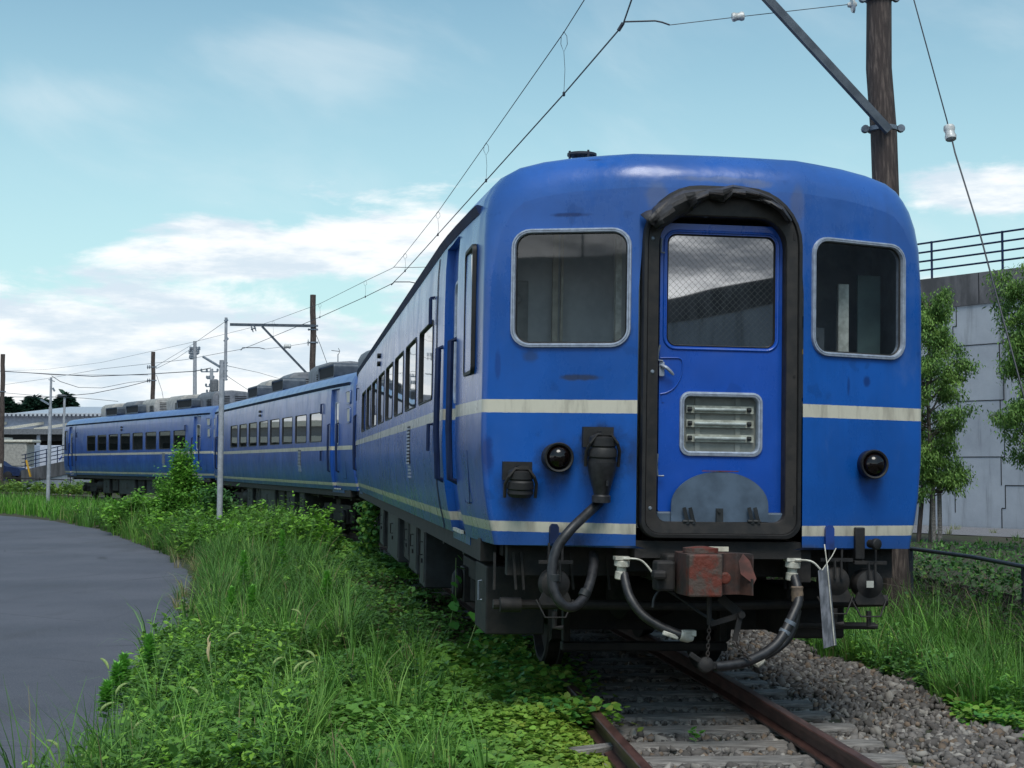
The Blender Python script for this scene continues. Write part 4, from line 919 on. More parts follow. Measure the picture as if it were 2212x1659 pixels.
def L1P(pts, r, mat, name, n=12, k=8):
    mb = MB(); mb.tube(catmull([L1(*q) for q in pts], k), r, n); return mb.build(name, mat, C1)
L1P([(1300, 1060, .10), (1293, 1085, .06), (1268, 1110, .0), (1232, 1145, -.08), (1203, 1185, -.1), (1193, 1230, -.12), (1197, 1275, -.14), (1215, 1306, -.15), (1240, 1310, -.12), (1262, 1290, -.05), (1277, 1250, .05), (1283, 1215, .15), (1282, 1195, .2)], .029, M['hose'], 'jumper_cable')
for u, v in ((1196, 1248), (1263, 1282)):
    p = L1(u, v, -.13 if u < 1200 else -.05); mb = MB(); d = Vector((.05, 0, 1)) if u < 1200 else Vector((.55, .3, 1)); mb.lathe([(.031, -.02), (.0325, -.018), (.0325, .018), (.031, .02)], p, d, 14); mb.build('tape_band', M['undergrey'], C1)
# round dummy receptacles below the floor
for u, v in ((1199, 1262), (1804, 1256), (1877, 1262)):
    c = L1(u, v, .12); mb = MB(); mb.lathe([(.09, -.08), (.09, 0), (.082, .02), (.06, .03), (.03, .045), (.001, .05)], c, (0, -1, 0), 26)
    mb.slab([(-.08, -.12), (.08, -.12), (.095, -.09), (.05, 0), (-.05, 0), (-.095, -.09)], (c, VX, VZ, Vector((0, -1, 0))), 0, .02)
    mb.box(c.x - .1, c.x + .1, c.y - .03, c.y, c.z + .12, c.z + .14); mb.tube([(c.x - .02, c.y - .05, c.z + .13), (c.x - .02, c.y - .06, c.z + .02)], .008, 6); mb.tube([(c.x + .02, c.y - .05, c.z + .13), (c.x + .02, c.y - .06, c.z + .02)], .008, 6)
    for sx in (-.04, .04): mb.bar((c.x + sx, c.y, c.z + .13), (c.x + sx, c.y, c.z + .24), .012, .012)
    mb.tube([(c.x - .11, c.y, c.z - .09), (c.x - .06, c.y - .03, c.z - .19), (c.x + .06, c.y - .03, c.z - .19), (c.x + .11, c.y, c.z - .09)], .006, 6)
    mb.tube([(c.x, c.y, c.z - .16), (c.x, c.y, c.z - .25), (c.x + .05, c.y - .02, c.z - .25)], .016, 8)
    q_ = mb.build('receptacle', M['under'], C1, smooth=30)
c = L1(1879, 1262, .05); mb = MB(); mb.box(c.x - .022, c.x + .022, c.y - .006, c.y, c.z - .02, c.z + .02); mb.build('data_plate', M['frost'], C1)
# pipes and beams under the front
mb = MB()
mb.tube([L1(1065, 1305, .5), L1(1560, 1309, .5), L1(1900, 1300, .5)], .03, 10); mb.tube([L1(1700, 1350, .5), L1(1890, 1352, .5)], .022, 8)
mb.tube([L1(1080, 1306, .45), L1(1125, 1306, .45)], .045, 12); mb.tube([L1(1850, 1297, .3), L1(1915, 1297, .3)], .035, 10)
mb.box(-1.2, 1.2, .38, .48, .80, .98)
for u in (1068, 1108, 1125, 1232, 1310, 1345, 1690, 1700, 1830): p = L1(u, 1230, .35); mb.bar((p.x, .35, p.z + .1), (p.x + (.02 if u > 1100 else 0), .35, p.z - .12), .014, .014)
for u in (1455, 1730): p = L1(u, 1220, .15); mb.box(p.x - .045, p.x + .045, .1, .2, p.z - .10, p.z + .12)
mb.box(L1(1340, 1, .3).x, L1(1420, 1, .3).x, .2, .3, .84, .985); mb.box(-.5, .5, .02, .3, .93, 1.03)
mb.build('brake_rigging', M['under'], C1, smooth=30)
a, b = L1(1051, 1223, .75), L1(1175, 1371, .75)
mb = MB(); mb.box(a.x, b.x, .75, 1.35, b.z, a.z); eb = mb.build('equipment_box', M['under'], C1, smooth=0, bevel=.01)
mb = MB(); mb.tube([(a.x - .01, .9, a.z - .1), (a.x - .03, .9, a.z - .1), (a.x - .03, .9, a.z - .22), (a.x - .01, .9, a.z - .22)], .008, 6); mb.build('box_handle', M['galv'], eb)
a, b = L1(1700, 1303, .6), L1(1825, 1380, .6); mb = MB(); mb.box(a.x, b.x, .6, 1.3, b.z, a.z + .1); mb.build('equipment_box', M['under'], C1, smooth=0, bevel=.02)
a, b = L1(1215, 1388, 1.3), L1(1572, 1407, 1.3); mb = MB(); mb.box(a.x, b.x, 1.3, 1.4, b.z, a.z); mb.bar((a.x + .03, 1.35, a.z), (a.x + .03, 1.35, .7), .08, .05); mb.bar((b.x - .03, 1.35, a.z), (b.x - .03, 1.35, .7), .08, .05); mb.build('guard_beam', M['under'], C1, smooth=0, bevel=.01)
# steps / lugs on the skirt
for u, v0, v1, col in ((1197, 1133, 1172, 'darkblue'), (1791, 1136, 1185, 'paint')):
    c = L1(u, (v0 + v1) / 2, sweep=True, off=.02); h = (v1 - v0) / 345; mb = MB(); mb.slab([(-.026, -h / 2), (.026, -h / 2), (.026, h / 2 - .02), (.015, h / 2), (-.015, h / 2), (-.026, h / 2 - .02)], (Vector((c.x, yf(c.x), c.z)), VX, VZ, Vector((0, -1, 0))), -.02, .04); mb.build('lamp_bracket', MAT('bracket_blue', (.012, .05, .24), (.01, .03, .13), 6, .45) if col == 'paint' else M[col], C1, smooth=0, bevel=.006)
c = L1(1860, 1172, sweep=True, off=.03); y0 = yf(c.x); mb = MB(); mb.box(c.x - .04, c.x + .02, y0 - .045, y0 + .02, c.z - .10, c.z + .09); mb.lathe([(.026, 0), (.026, .04), (.034, .05), (.034, .075), (.02, .08)], (c.x + .045, y0 - .05, c.z - .005), (.35, -1, 0), 16); mb.build('hook_socket', M['black'], C1, smooth=30, bevel=.005)
# coupler
M['rustdark'] = MAT('dark_worn_cast_steel', (.075, .035, .027), (.035, .028, .026), 7, .6, .6, lo=.4, hi=.6, bd=.008)
def CP(u, v, y): return L1(u, v, y)
mb = MB(); a = CP(1486, 1196, -.48); b = CP(1556, 1290, -.48)
sec = [(a.x, -.44), (a.x + .03, -.50), (b.x - .03, -.50), (b.x + .005, -.46), (b.x + .05, -.36), (b.x + .14, -.33), (b.x + .21, -.42), (b.x + .215, -.30), (b.x + .16, -.22), (b.x + .02, -.12), (a.x + .01, -.12), (a.x - .01, -.26), (a.x - .01, -.34)]
mb.slab(sec, (Vector((0, 0, (a.z + b.z) / 2)), VX, VY, VZ), -.115, .115); cpl = mb.build('coupler', M['rustdark'], C1, smooth=0, bevel=.015)
mb = MB(); mb.box(a.x + .0, b.x + .004, -.512, -.36, b.z + .002, a.z - .002); mb.lathe([(.001, 0), (.035, 0), (.035, .02)], (b.x + .045, -.40, b.z + .1), (0, -1, 0), 10); mb.build('knuckle', M['rust'], cpl, smooth=0, bevel=.014)
mb = MB(); mb.lathe([(.03, 0), (.10, .005), (.10, .03), (.03, .04)], (a.x + .11, -.33, a.z - .005), VZ, 20); mb.build('knuckle_pin', M['rust'], cpl)
mb = MB(); p = CP(1618, 1250, -.43); mb.add([CP(1605, 1196, -.40), CP(1620, 1212, -.45), CP(1634, 1250, -.43), CP(1628, 1262, -.40), CP(1600, 1240, -.41), CP(1596, 1212, -.40)], [(0, 1, 2, 3, 4, 5)]); mb.build('worn_face', MAT('worn_rust_pink', (.30, .12, .10), (.16, .09, .08), 12, .6), cpl)
mb = MB(); mb.box(a.x - .04, a.x + .34, -.14, .6, .78, .96); mb.box(a.x - .13, a.x - .02, -.28, -.16, .76, .93); mb.box(a.x - .16, a.x - .08, -.34, -.26, .83, .88)
mb.build('draft_gear', M['under'], C1, smooth=0, bevel=.015)
mb = MB(); mb.box(*sorted((CP(1523, 1184, -.3).x, CP(1574, 1184, -.3).x)), -.3, -.285, CP(1550, 1191, -.3).z, CP(1550, 1181, -.3).z); mb.build('painted_tab', M['cream'], cpl)
mb = MB(); mb.tube(catmull([CP(1410, 1312, -.2), CP(1414, 1290, -.2), CP(1430, 1272, -.2), CP(1450, 1280, -.2), CP(1480, 1300, -.2), CP(1510, 1322, -.2), CP(1540, 1340, -.2)], 5), .008, 8)
mb.build('uncoupling_rod', M['undergrey'], C1)
mb = MB(); mb.tube([CP(1532, 1290, -.3), CP(1532, 1350, -.3)], .014, 8); mb.bar(CP(1555, 1290, -.2), CP(1602, 1330, -.25), .012, .05); mb.bar(CP(1602, 1328, -.25), CP(1535, 1348, -.27), .012, .03); mb.bar(CP(1600, 1325, -.28), CP(1587, 1385, -.28), .012, .03); mb.lathe([(.02, 0), (.02, .02)], CP(1601, 1328, -.28), (0, -1, 0), 12)
mb.build('release_lever', M['under'], C1, smooth=0)
def chain(p0, p1, sag, n, name):
    mb = MB(); p0 = Vector(p0); p1 = Vector(p1)
    for i in range(n):
        k = (i + .5) / n; c = p0.lerp(p1, k) - VZ * sag * 4 * k * (1 - k); d = (p1 - p0).normalized(); d = (d - VZ * sag * 4 * (1 - 2 * k) / (p1 - p0).length).normalized()
        sd_ = VX if i % 2 else Vector((0, 1, 0)); e = .016; w_ = .009
        loop = [c + d * e * math.cos(a) * 1.0 + sd_ * w_ * math.sin(a) for a in [q * math.pi / 5 for q in range(11)]]; mb.tube(loop, .0032, 5)
    mb.build(name, M['chain'], C1)
chain(CP(1532, 1350, -.3), CP(1528, 1425, -.3), .0, 9, 'chain'); chain(CP(1590, 1385, -.28), CP(1620, 1425, -.28), .01, 6, 'chain')
# air hoses
def valve(u, v, dirx, nm):
    c = CP(u, v, .05); mb = MB(); mb.lathe([(.035, .035), (.045, .03), (.045, .0), (.028, -.005), (.028, -.03), (.036, -.035), (.036, -.075), (.03, -.08)], c, (.05, -.1, 1), 16); mb.box(c.x - .045, c.x + .04, c.y - .04, c.y + .04, c.z + .035, c.z + .055)
    mb.tube(catmull([c + Vector((0, -.05, .045)), c + Vector((.09, -.06, .04)), c + Vector((.14, -.07, .0)), c + Vector((.19, -.08, -.07))], 4), .006, 6); return mb.build(nm, M['white'], C1)
valve(1343, 1222, 1, 'hose_valve'); valve(1712, 1225, 1, 'hose_valve')
L1P([(1348, 1240, .04), (1352, 1262, .0), (1362, 1292, -.06), (1385, 1325, -.1), (1420, 1350, -.14), (1450, 1364, -.16), (1472, 1372, -.18)], .027, M['hose'], 'air_hose')
mb = MB(); p = CP(1480, 1374, -.18); mb.lathe([(.03, -.03), (.034, -.01), (.034, .02), (.02, .05)], p, (1, 0, -.2), 12); mb.box(p.x - .01, p.x + .06, p.y - .03, p.y + .02, p.z + .0, p.z + .035); mb.bar(p + Vector((-.04, 0, -.01)), p + Vector((-.13, 0, .02)), .03, .025); mb.build('hose_head', M['white'], C1, bevel=.006)
L1P([(1715, 1245, .04), (1722, 1270, .0), (1724, 1300, -.04), (1712, 1330, -.08), (1700, 1355, -.12), (1680, 1388, -.16), (1650, 1412, -.2), (1610, 1430, -.24), (1570, 1438, -.27), (1545, 1439, -.28)], .029, M['hose'], 'air_hose')
L1P([(1724, 1318, .08), (1716, 1355, .06), (1700, 1385, .05), (1672, 1408, .04), (1648, 1422, .03)], .02, M['hose'], 'air_hose')
mb = MB(); p = CP(1640, 1428, .02); mb.lathe([(.022, -.03), (.03, -.01), (.028, .03), (.01, .04)], p, (-1, 0, -.8), 10); mb.build('hose_head', M['white'], C1)
mb = MB(); p = CP(1722, 1283, -.02); mb.lathe([(.032, -.045), (.036, -.04), (.034, -.02), (.037, 0), (.034, .02), (.037, .04), (.032, .045)], p, (-.04, 0, 1), 14); mb.build('tape_wrap', M['tape'], C1)
mb = MB(); p = CP(1524, 1436, -.29); mb.lathe([(.03, -.03), (.045, -.02), (.045, .02), (.02, .035)], p, (0, -1, .2), 16); mb.bar(p, CP(1490, 1412, -.28), .03, .03); mb.bar(p, CP(1562, 1439, -.27), .045, .04); mb.build('hose_coupling', M['under'], C1, bevel=.005)
for u, v in ((1707, 1345), (1695, 1365)): mb = MB(); mb.lathe([(.031, -.012), (.034, -.01), (.034, .01), (.031, .012)], CP(u, v, -.11 if u > 1700 else -.13), (-.5, 0, -1), 14); mb.build('hose_clip', M['galv'], C1)
# hanging bent plate on a hook
q = [CP(1767, 1233, -.06), CP(1787, 1222, -.08), CP(1803, 1394, -.1), CP(1779, 1401, -.07)]
mb = MB(); mb.add(q, [(0, 1, 2, 3)]); e = CP(1789, 1222, -.04); f_ = CP(1806, 1394, -.05); mb.add([q[1], e, f_, q[2]], [(0, 1, 2, 3)]); hp_ = mb.build('hanging_plate', M['sheet'], C1, smooth=0); md = hp_.modifiers.new('t', 'SOLIDIFY'); md.thickness = .004
mb = MB(); mb.tube([CP(1781, 1176, -.03), CP(1787, 1222, -.085), CP(1803, 1394, -.107)], .0035, 6); mb.tube([CP(1806, 1184, -.03), CP(1798, 1200, -.05), CP(1776, 1232, -.075)], .003, 6); mb.build('hook_wire', M['white'], hp_)
mb = MB(); mb.lathe([(.10, 0), (.17, .03), (.18, .3), (.14, .42), (.05, .46)], (-.35, 1.35, .62), (.9, .3, 0), 20); mb.box(-.7, .75, 1.55, 1.7, .36, .74); mb.build('brake_cylinder', M['under'], C1, smooth=30)
# roof ventilator ring
p = C1.matrix_world.inverted() @ Vector((0, 0, 0)); c = L1(1257, 338, .9); c = Vector((c.x, .9, 0)); hb = 3.385; mb = MB()
mb.lathe([(.095, .065), (.095, .08), (.08, .08), (.08, .065)], (c.x, .9, hb), VZ, 30)
mb.lathe([(.096, -.03), (.096, .02), (.08, .02), (.08, -.03)], (c.x, .9, hb), VZ, 30)
for k in range(4): a = k * math.pi / 2 + .3; mb.tube([(c.x + .088 * math.cos(a), .9 + .088 * math.sin(a), hb - .02), (c.x + .088 * math.cos(a), .9 + .088 * math.sin(a), hb + .09)], .008, 6)
mb.build('roof_ventilator', M['wire'], C1)
# ---------------------------------------------------------------- poles
def wood_pole(loc, h, r0, r1, lab, parts=True):
    root = empty('catenary_pole', loc); mb = MB(); N = 14; pts = []; rs = []
    for i in range(N): k = i / (N - 1); pts.append((.018 * math.sin(i * 1.9), .015 * math.cos(i * 1.3), -.2 + k * (h + .2))); rs.append(r0 + (r1 - r0) * k + random.uniform(-.004, .004))
    mb.tube(pts, rs, 20); mb.build('pole', M['polewood'], root, smooth=50); tag(root, lab, 'pole', 'wooden catenary poles'); return root
def clamp(root, z, r, mat='galv'):
    mb = MB(); mb.lathe([(r + .004, -.025), (r + .012, -.02), (r + .012, .02), (r + .004, .025)], (0, 0, z), VZ, 20)
    for s_ in (-1, 1): mb.lathe([(.035, -.03), (.04, -.02), (.04, .02), (.035, .03)], (s_ * (r + .04), -.02, z), VY, 12); mb.box(*sorted((s_ * r, s_ * (r + .05))), -.04, 0, z - .02, z + .02)
    mb.build('clamp', M[mat], root, smooth=40)
p1 = P(1937, 1390, 15.6); Y1 = 15.6
pole1 = wood_pole((p1.x, Y1, GZ), 8.3, .140, .118, 'thick weathered wooden pole standing right behind the front of the train')
pole1.rotation_euler = (0, rad(-.9), 0)
def L_(o, p): return Vector(p) - Vector(o.location)
zz_ = P(1910, 279, Y1).z - GZ; clamp(pole1, zz_, .135)
mb = MB(); a = L_(pole1, P(1938, 283, Y1 - .17)); b = L_(pole1, P(1480, -230, Y1 - .17)); d = (b - a).normalized(); up = VY
x_ = d.cross(VY).normalized()
for off, w, h in ((x_ * .0, .10, .008), (x_ * .046 + VY * -.04, .008, .08)): mb.bar(a + off, b + off, w, h, up=VY)
mb.build('brace', M['steelblue'], pole1, smooth=0)
mb = MB(); a = L_(pole1, P(1920, -235, Y1)); mb.bar(a + Vector((.1, -.1, 0)), a + Vector((-4.1, -.1, 0)), .1, .1); mb.build('cross_arm', M['steelblue'], pole1, smooth=0)
def insulator(root, p, d, n=1, r=.07, name='insulator'):
    mb = MB(); d = Vector(d).normalized(); pr = []
    for i in range(n): b = i * .11; pr += [(.02, b), (.03, b + .02), (r, b + .03), (r * .9, b + .05), (.03, b + .06), (.02, b + .09)]
    mb.lathe(pr, p, d, 18); return mb.build(name, M['ceramic'] if n < 2 else M['galv'], root, smooth=40)
clamp(pole1, P(1912, 4, Y1).z - GZ + .03, .125); insulator(pole1, L_(pole1, P(1872, 8, Y1 - .1)), (-1, 0, -.1), 1, .085)
# steady arm wire of pole 1
def wire(name, pts, r, lab, cat='wire', group=None, parent=None, mat='wire'):
    mb = MB(); mb.tube(pts, r, 6); o = mb.build(name, M[mat], parent, smooth=60)
    if lab: tag(o, lab, cat, group)
    return o
pa = P(1345, 55, 15.4)
mb = MB(); mb.tube([P(1341, 62, 15.4), P(1350, 47, 15.4), P(1415, 45, 15.4), P(1430, 48, 15.4), P(1447, 54, 15.4)], .0085, 6); mb.tube([P(1336, 66, 15.4), P(1346, 50, 15.4)], .02, 6); st = mb.build('registration_arm', M['wire'], None); tag(st, 'thin steady rod and stay wire running from the contact wire to the thick wooden pole', 'pull-off rod')
wire('stay_wire', [P(1447, 54, 15.4), P(1590, 37, 15.45), P(1830, 10, 15.5), P(1850, 8, 15.5)], .004, None, parent=st)
def egg(p, d, s_=1.0, parent=None, lab=None):
    mb = MB(); mb.lathe([(.015, -.06), (.038, -.052), (.042, -.03), (.034, -.01), (.034, .01), (.042, .03), (.038, .052), (.015, .06)], p, d, 10)
    mb.v = [tuple(Vector(p) + (Vector(v) - Vector(p)) * s_) for v in mb.v]; o = mb.build('strain_insulator', M['ceramic'], parent, smooth=35)
    if lab: tag(o, lab, 'insulator')
    return o
egg(P(1594, 36, 15.45), P(1830, 10, 15.5) - P(1590, 37, 15.45), 1.1, st)
# guy wire at right
gw_ = wire('guy_wire', [P(1972, -8, Y1 + .1), P(2046, 262, Y1 - .6), P(2050, 284, Y1 - .65)], .007, 'guy wire slanting down right of the thick wooden pole, with a white insulator', 'guy wire')
egg(P(2052, 287, Y1 - .65), P(2056, 318, Y1 - .7) - P(2046, 262, Y1 - .6), 1.35, gw_); wire('lower_guy', [P(2056, 300, Y1 - .68), P(2063, 330, Y1 - .72), P(2110, 480, Y1 - 1.1), P(2160, 665, Y1 - 1.5), P(2235, 940, Y1 - 2.1), P(2330, 1260, Y1 - 2.8)], .008, None, parent=gw_)
Y2 = 58.9; p2 = P(674, 1070, Y2)
pole2 = wood_pole((p2.x, Y2, GZ), P(672, 637, Y2).z - GZ, .125, .105, 'dark wooden pole with a long crossarm, rising behind the middle coach')
o = lambda u, v, dy=0.: L_(pole2, P(u, v, Y2 + dy))
mb = MB(); mb.bar(o(497, 701, -.15), o(680, 704, -.15), .09, .10); mb.build('cross_arm', M['steelblue'], pole2, smooth=0)
mb = MB(); mb.bar(o(566, 705, -.15), o(668, 812, -.15), .08, .08); mb.build('brace', M['steelblue'], pole2, smooth=0)
for v in (704, 712, 740): clamp(pole2, P(672, v, Y2).z - GZ, .115)
insulator(pole2, o(668, 740), (-1, 0, 0), 1, .13); insulator(pole2, o(553, 708, -.15), (-1, 0, -.35), 2, .13)
Y3 = 89.; p3 = P(328, 1060, Y3); pole3 = wood_pole((p3.x, Y3, GZ), P(328, 760, Y3).z - GZ, .13, .115, 'dark wooden pole rising behind the farthest coach')
for v in (793, 822): clamp(pole3, P(328, v, Y3).z - GZ, .12); insulator(pole3, L_(pole3, P(325, v, Y3)), (-1, 0, 0), 2, .12)
Y4 = 92.; p4 = P(2, 1060, Y4); pole4 = wood_pole((p4.x, Y4, GZ), P(2, 765, Y4).z - GZ, .14, .125, 'dark wooden pole cut by the left edge of the picture')
clamp(pole4, P(2, 846, Y4).z - GZ, .13)
mb = MB(); mb.box(-.08, .08, -.16, -.145, 1.55, 1.75); mb.build('number_plate', M['white'], pole4, smooth=0)
# hidden pole whose arm stays hold the wire near the coach roof
# ---------------------------------------------------------------- overhead wires
Yc = lambda v, z=5.7: (z - HC) * 3450 / (1000 - v)
con = [Vector((1.45, -8, 5.7)), Vector((1.2, 10, 5.7)), P(1345, 55, 15.4), P(1218, 203, 18.2), P(1050, 390, 23.8), P(945, 507, 29.5), P(875, 585, 35), P(848, 612, 37.3), P(789, 641, 40.5), P(691, 685, 46.2), P(549, 744, 56.8), P(523, 754, 58.9), P(400, 777, 66), P(219, 797, 76), P(100, 818, 90), P(-40, 838, 104)]
wire('contact_wire', con, .0085, 'lower overhead wire running above the track from the top edge to the left', 'overhead wire', 'overhead line wires')
mes = [Vector((1.2, -8, 6.9)), P(1262, 0, 16.2), P(1218, 70, 18.2), P(1050, 310, 23.8), P(946, 458, 29.5), P(875, 548, 35), P(850, 578, 37.3), P(789, 607, 40.5), P(691, 656, 46.2), P(590, 693, 54), P(549, 706, 57), P(421, 738, 65), P(219, 783, 76), P(100, 798, 90), P(-40, 803, 104)]
wire('messenger_wire', mes, .006, 'upper overhead wire that carries the droppers above the lower wire', 'overhead wire', 'overhead line wires')
droplab = ['dropper with a loop near the top centre of the sky', 'second dropper from the top, left of the coach roof', 'third dropper, left of the coach roof gutter', 'fourth dropper, just before the wires meet the registration arm', 'dropper just right of the crossarm pole', 'dropper directly right of the crossarm pole top', 'dropper beneath the tip of the crossarm']
for i, (u, v0, v1, Y) in enumerate([(1218, 70, 203, 18.2), (1050, 310, 390, 23.8), (946, 458, 507, 29.5), (875, 548, 585, 35), (789, 607, 641, 40.5), (691, 656, 685, 46.2), (590, 693, 727, 54)]):
    mb = MB(); top = P(u, v0, Y); bt = P(u, v1, Y); H = top.z - bt.z; h = min(.26, H * .32)
    mb.tube([top + Vector((0, 0, .01)), top + Vector((.035, 0, -h * .2)), top + Vector((.04, 0, -h * .6)), top + Vector((.0, 0, -h)), top + Vector((-.035, 0, -h * .6)), top + Vector((-.03, 0, -h * .2)), top + Vector((0, 0, .01))], .0035, 5)
    mb.tube([top + Vector((0, 0, -h)), top + Vector((.012, 0, -H * .6)), bt], .003, 5); mb.lathe([(.004, -.03), (.016, -.02), (.016, .02), (.004, .03)], bt, VZ, 8)
    tag(mb.build('dropper', M['wire'], None), droplab[i], 'dropper', 'droppers of the overhead line')
arm = wire('registration_arm', [P(845, 616, 37.3), P(852, 609, 37.3), P(885, 609, 37.3), P(900, 612, 37.3), P(935, 612, 37.3)], .012, 'pull-off rod behind the edge of the coach roof, below the upper stay', 'pull-off rod')
wire('stay_wire', [P(850, 577, 37.3), P(880, 578, 37.3), P(960, 576, 37.3)], .007, 'short horizontal stay wire behind the coach roof edge', 'stay wire')
arm = wire('registration_arm', [P(520, 757, Y2), P(524, 751, Y2), P(560, 751, Y2), P(572, 754, Y2)], .016, 'pull-off rod and stay leading to the crossarm pole', 'pull-off rod')
wire('stay_wire', [P(572, 754, Y2), P(620, 748, Y2), P(664, 741, Y2)], .007, None, parent=arm); egg(P(621, 748, Y2), (1, 0, 0), 2.2, arm)
wl = lambda pts, lab, r=.012: wire('cable', pts, r, lab, 'cable', 'far overhead cables')
wl([P(-30, 800, 95), P(110, 808, 92), P(200, 813, 90), P(323, 808, 89), P(420, 802, 80), P(455, 795, 78)], 'dark feeder cable crossing behind the lamp post level with the far wooden pole', .022)
wl([P(3, 801, 92), P(120, 810, 92), P(320, 810, 89)], 'thin cable just above the dark feeder cable at the left', .012)
wl([P(112, 812, 60), P(130, 824, 65), P(170, 837, 70), P(220, 838, 76), P(280, 826, 84), P(323, 822, 89)], 'slack cable sagging from the small lamp pole to the far wooden pole', .012)
wl([P(-20, 857, 95), P(112, 858, 90), P(200, 850, 88), P(270, 836, 88), P(325, 822, 89)], 'wavy cable rising toward the far wooden pole', .018)
wl([P(-20, 846, 110), P(110, 857, 108), P(180, 860, 105), P(255, 867, 100)], 'thin wavy cable above the warehouse roof', .016)
wl([P(334, 793, 89), P(372, 770, 92), P(419, 742, 95), P(486, 695, 60)], 'cable climbing to the top of the tall lamp post', .010)
wl([P(336, 797, 89), P(380, 775, 92), P(415, 752, 95)], 'second cable climbing to the grey utility pole', .010)
wl([P(490, 790, 60), P(560, 805, 75), P(610, 820, 85), P(640, 828, 95)], 'thin cable descending right of the tall lamp post', .009)
wl([P(490, 812, 60), P(540, 845, 75), P(560, 860, 85)], 'short cable dropping behind the roof equipment', .009)
wl([P(338, 810, 89), P(350, 845, 89), P(356, 880, 89)], 'guy cable leaning from the far wooden pole to the roof of the coach', .012)
wl([P(678, 712, Y2), P(692, 745, Y2), P(712, 800, Y2), P(735, 860, Y2)], 'guy cable slanting down right of the crossarm pole', .011)
# ---------------------------------------------------------------- lamp posts
Y5 = 33.; b = P(473, 1195, Y5); lp = empty('lamp_post', (b.x, Y5, GZ)); Lp = lambda u, v, dy=0.: L_(lp, P(u, v, Y5 + dy))
mb = MB(); mb.tube([Vector((0, 0, -.1)), Lp(477, 960), Lp(480, 778)], [.062, .058, .055], 14); mb.build('post', M['greypole'], lp)
mb = MB(); mb.tube([Lp(487, 822, -.02), Lp(487.5, 760, -.02), Lp(488.5, 686, -.02)], [.034, .032, .03], 12); mb.build('extension_pole', M['greypole'], lp)
mb = MB(); mb.bar(Lp(438, 770), Lp(476, 793), .07, .05); mb.bar(Lp(460, 783), Lp(480, 795), .03, .03); mb.build('lamp_head', M['galv'], lp, bevel=.01)
mb = MB()
for v in (784, 790, 801, 812, 820): mb.bar(Lp(474, v, -.03), Lp(492, v, -.03), .03, .02)
mb.bar(Lp(485, 694, -.03), Lp(492, 690, -.03), .08, .04); mb.bar(Lp(484, 738, -.03), Lp(493, 730, -.03), .02, .05); mb.build('band', M['galv'], lp, smooth=0)
tag(lp, 'tall grey lamp post with a slanted tube lamp, in the grass before the middle coach', 'lamp post')
Y6 = 58.; b = P(103, 1085, Y6); lp2 = empty('lamp_post', (b.x, Y6, GZ)); Lp = lambda u, v, dy=0.: L_(lp2, P(u, v, Y6 + dy))
mb = MB(); mb.tube([Vector((0, 0, -.1)), Lp(109, 880)], [.075, .065], 12); mb.tube([Lp(109, 885), Lp(110.5, 815)], [.045, .04], 10); mb.build('post', M['greypole'], lp2)
mb = MB(); mb.bar(Lp(88, 863), Lp(107, 874), .09, .06); mb.bar(Lp(105, 820), Lp(118, 824), .04, .03); mb.bar(Lp(114, 838), Lp(118, 845), .06, .06); mb.build('lamp_head', M['galv'], lp2, smooth=0)
tag(lp2, 'thin grey lamp pole standing at the far end of the grass on the left', 'lamp post')
Y7 = 112.; b = P(136, 1010, Y7); lp3 = empty('street_lamp', (b.x, Y7, 1.5)); Lp = lambda u, v, dy=0.: L_(lp3, P(u, v, Y7 + dy))
mb = MB(); mb.tube([Lp(136, 1010), Lp(139.5, 858)], [.1, .08], 10); mb.build('post', M['greypole'], lp3); mb = MB(); mb.bar(Lp(127, 853), Lp(143, 855), .4, .12); mb.build('lamp_head', M['greybox'], lp3, bevel=.02)
tag(lp3, 'street lamp with a flat head in front of the warehouse', 'street lamp')
# utility poles
def upole(u, v0, v1, Y, arms, lab, r=.13):
    bq = P(u, v1, Y); q = empty('utility_pole', (bq.x, Y, GZ)); f_ = lambda a, c: L_(q, P(a, c, Y)); mb = MB(); mb.tube([Vector((0, 0, 0)), f_(u, v0)], [r * 1.2, r * .8], 12); mb.build('pole', M['greypole'], q)
    for (v, a, c) in arms:
        mb = MB(); mb.bar(f_(a, v), f_(c, v), .09, .09)
        for k in range(4): x = a + (c - a) * k / 3; e = f_(x, v); mb.lathe([(.03, 0), (.09, .05), (.07, .12), (.09, .17), (.03, .24)], e, VZ, 8)
        mb.build('cross_arm', M['galv'], q, smooth=40)
    tag(q, lab, 'utility pole', 'grey utility poles far away'); return q
upole(421, 737, 1050, 95, [(765, 410, 428), (757, 412, 430), (775, 411, 422)], 'tall grey utility pole with insulator arms, left of the lamp post')
q = upole(457, 797, 1050, 120, [(803, 435, 470), (818, 447, 461), (835, 445, 470), (848, 447, 468)], 'short utility pole crowded with transformer gear behind the lamp post', .16)
mb = MB(); mb.lathe([(.3, 0), (.32, .1), (.32, .8), (.2, .9)], L_(q, P(463, 845, 119.6)), VZ, 14); mb.build('transformer', M['greybox'], q)
# roof-top aerial seen over the coach
Ya = 66.; b = P(730, 1050, Ya); q = empty('tv_antenna', (b.x, Ya, 0)); f_ = lambda a, c, d=0.: L_(q, P(a, c, Ya + d)); mb = MB(); mb.tube([Vector((0, 0, -.3)), f_(730, 765)], .022, 6); mb.build('mast', M['galv'], q)
mb = MB(); mb.tube([f_(716, 757), f_(733, 759)], .012, 5)
for k in range(6): e = f_(717 + k * 2.6, 757.3 + k * .3); mb.tube([e - VY * .2, e + VY * .2], .006, 4)
mb.tube([f_(731, 752), f_(734, 759), f_(731, 766)], .012, 5); mb.build('elements', M['wire'], q); tag(q, 'small television aerial poking up behind the middle coach roof', 'antenna')
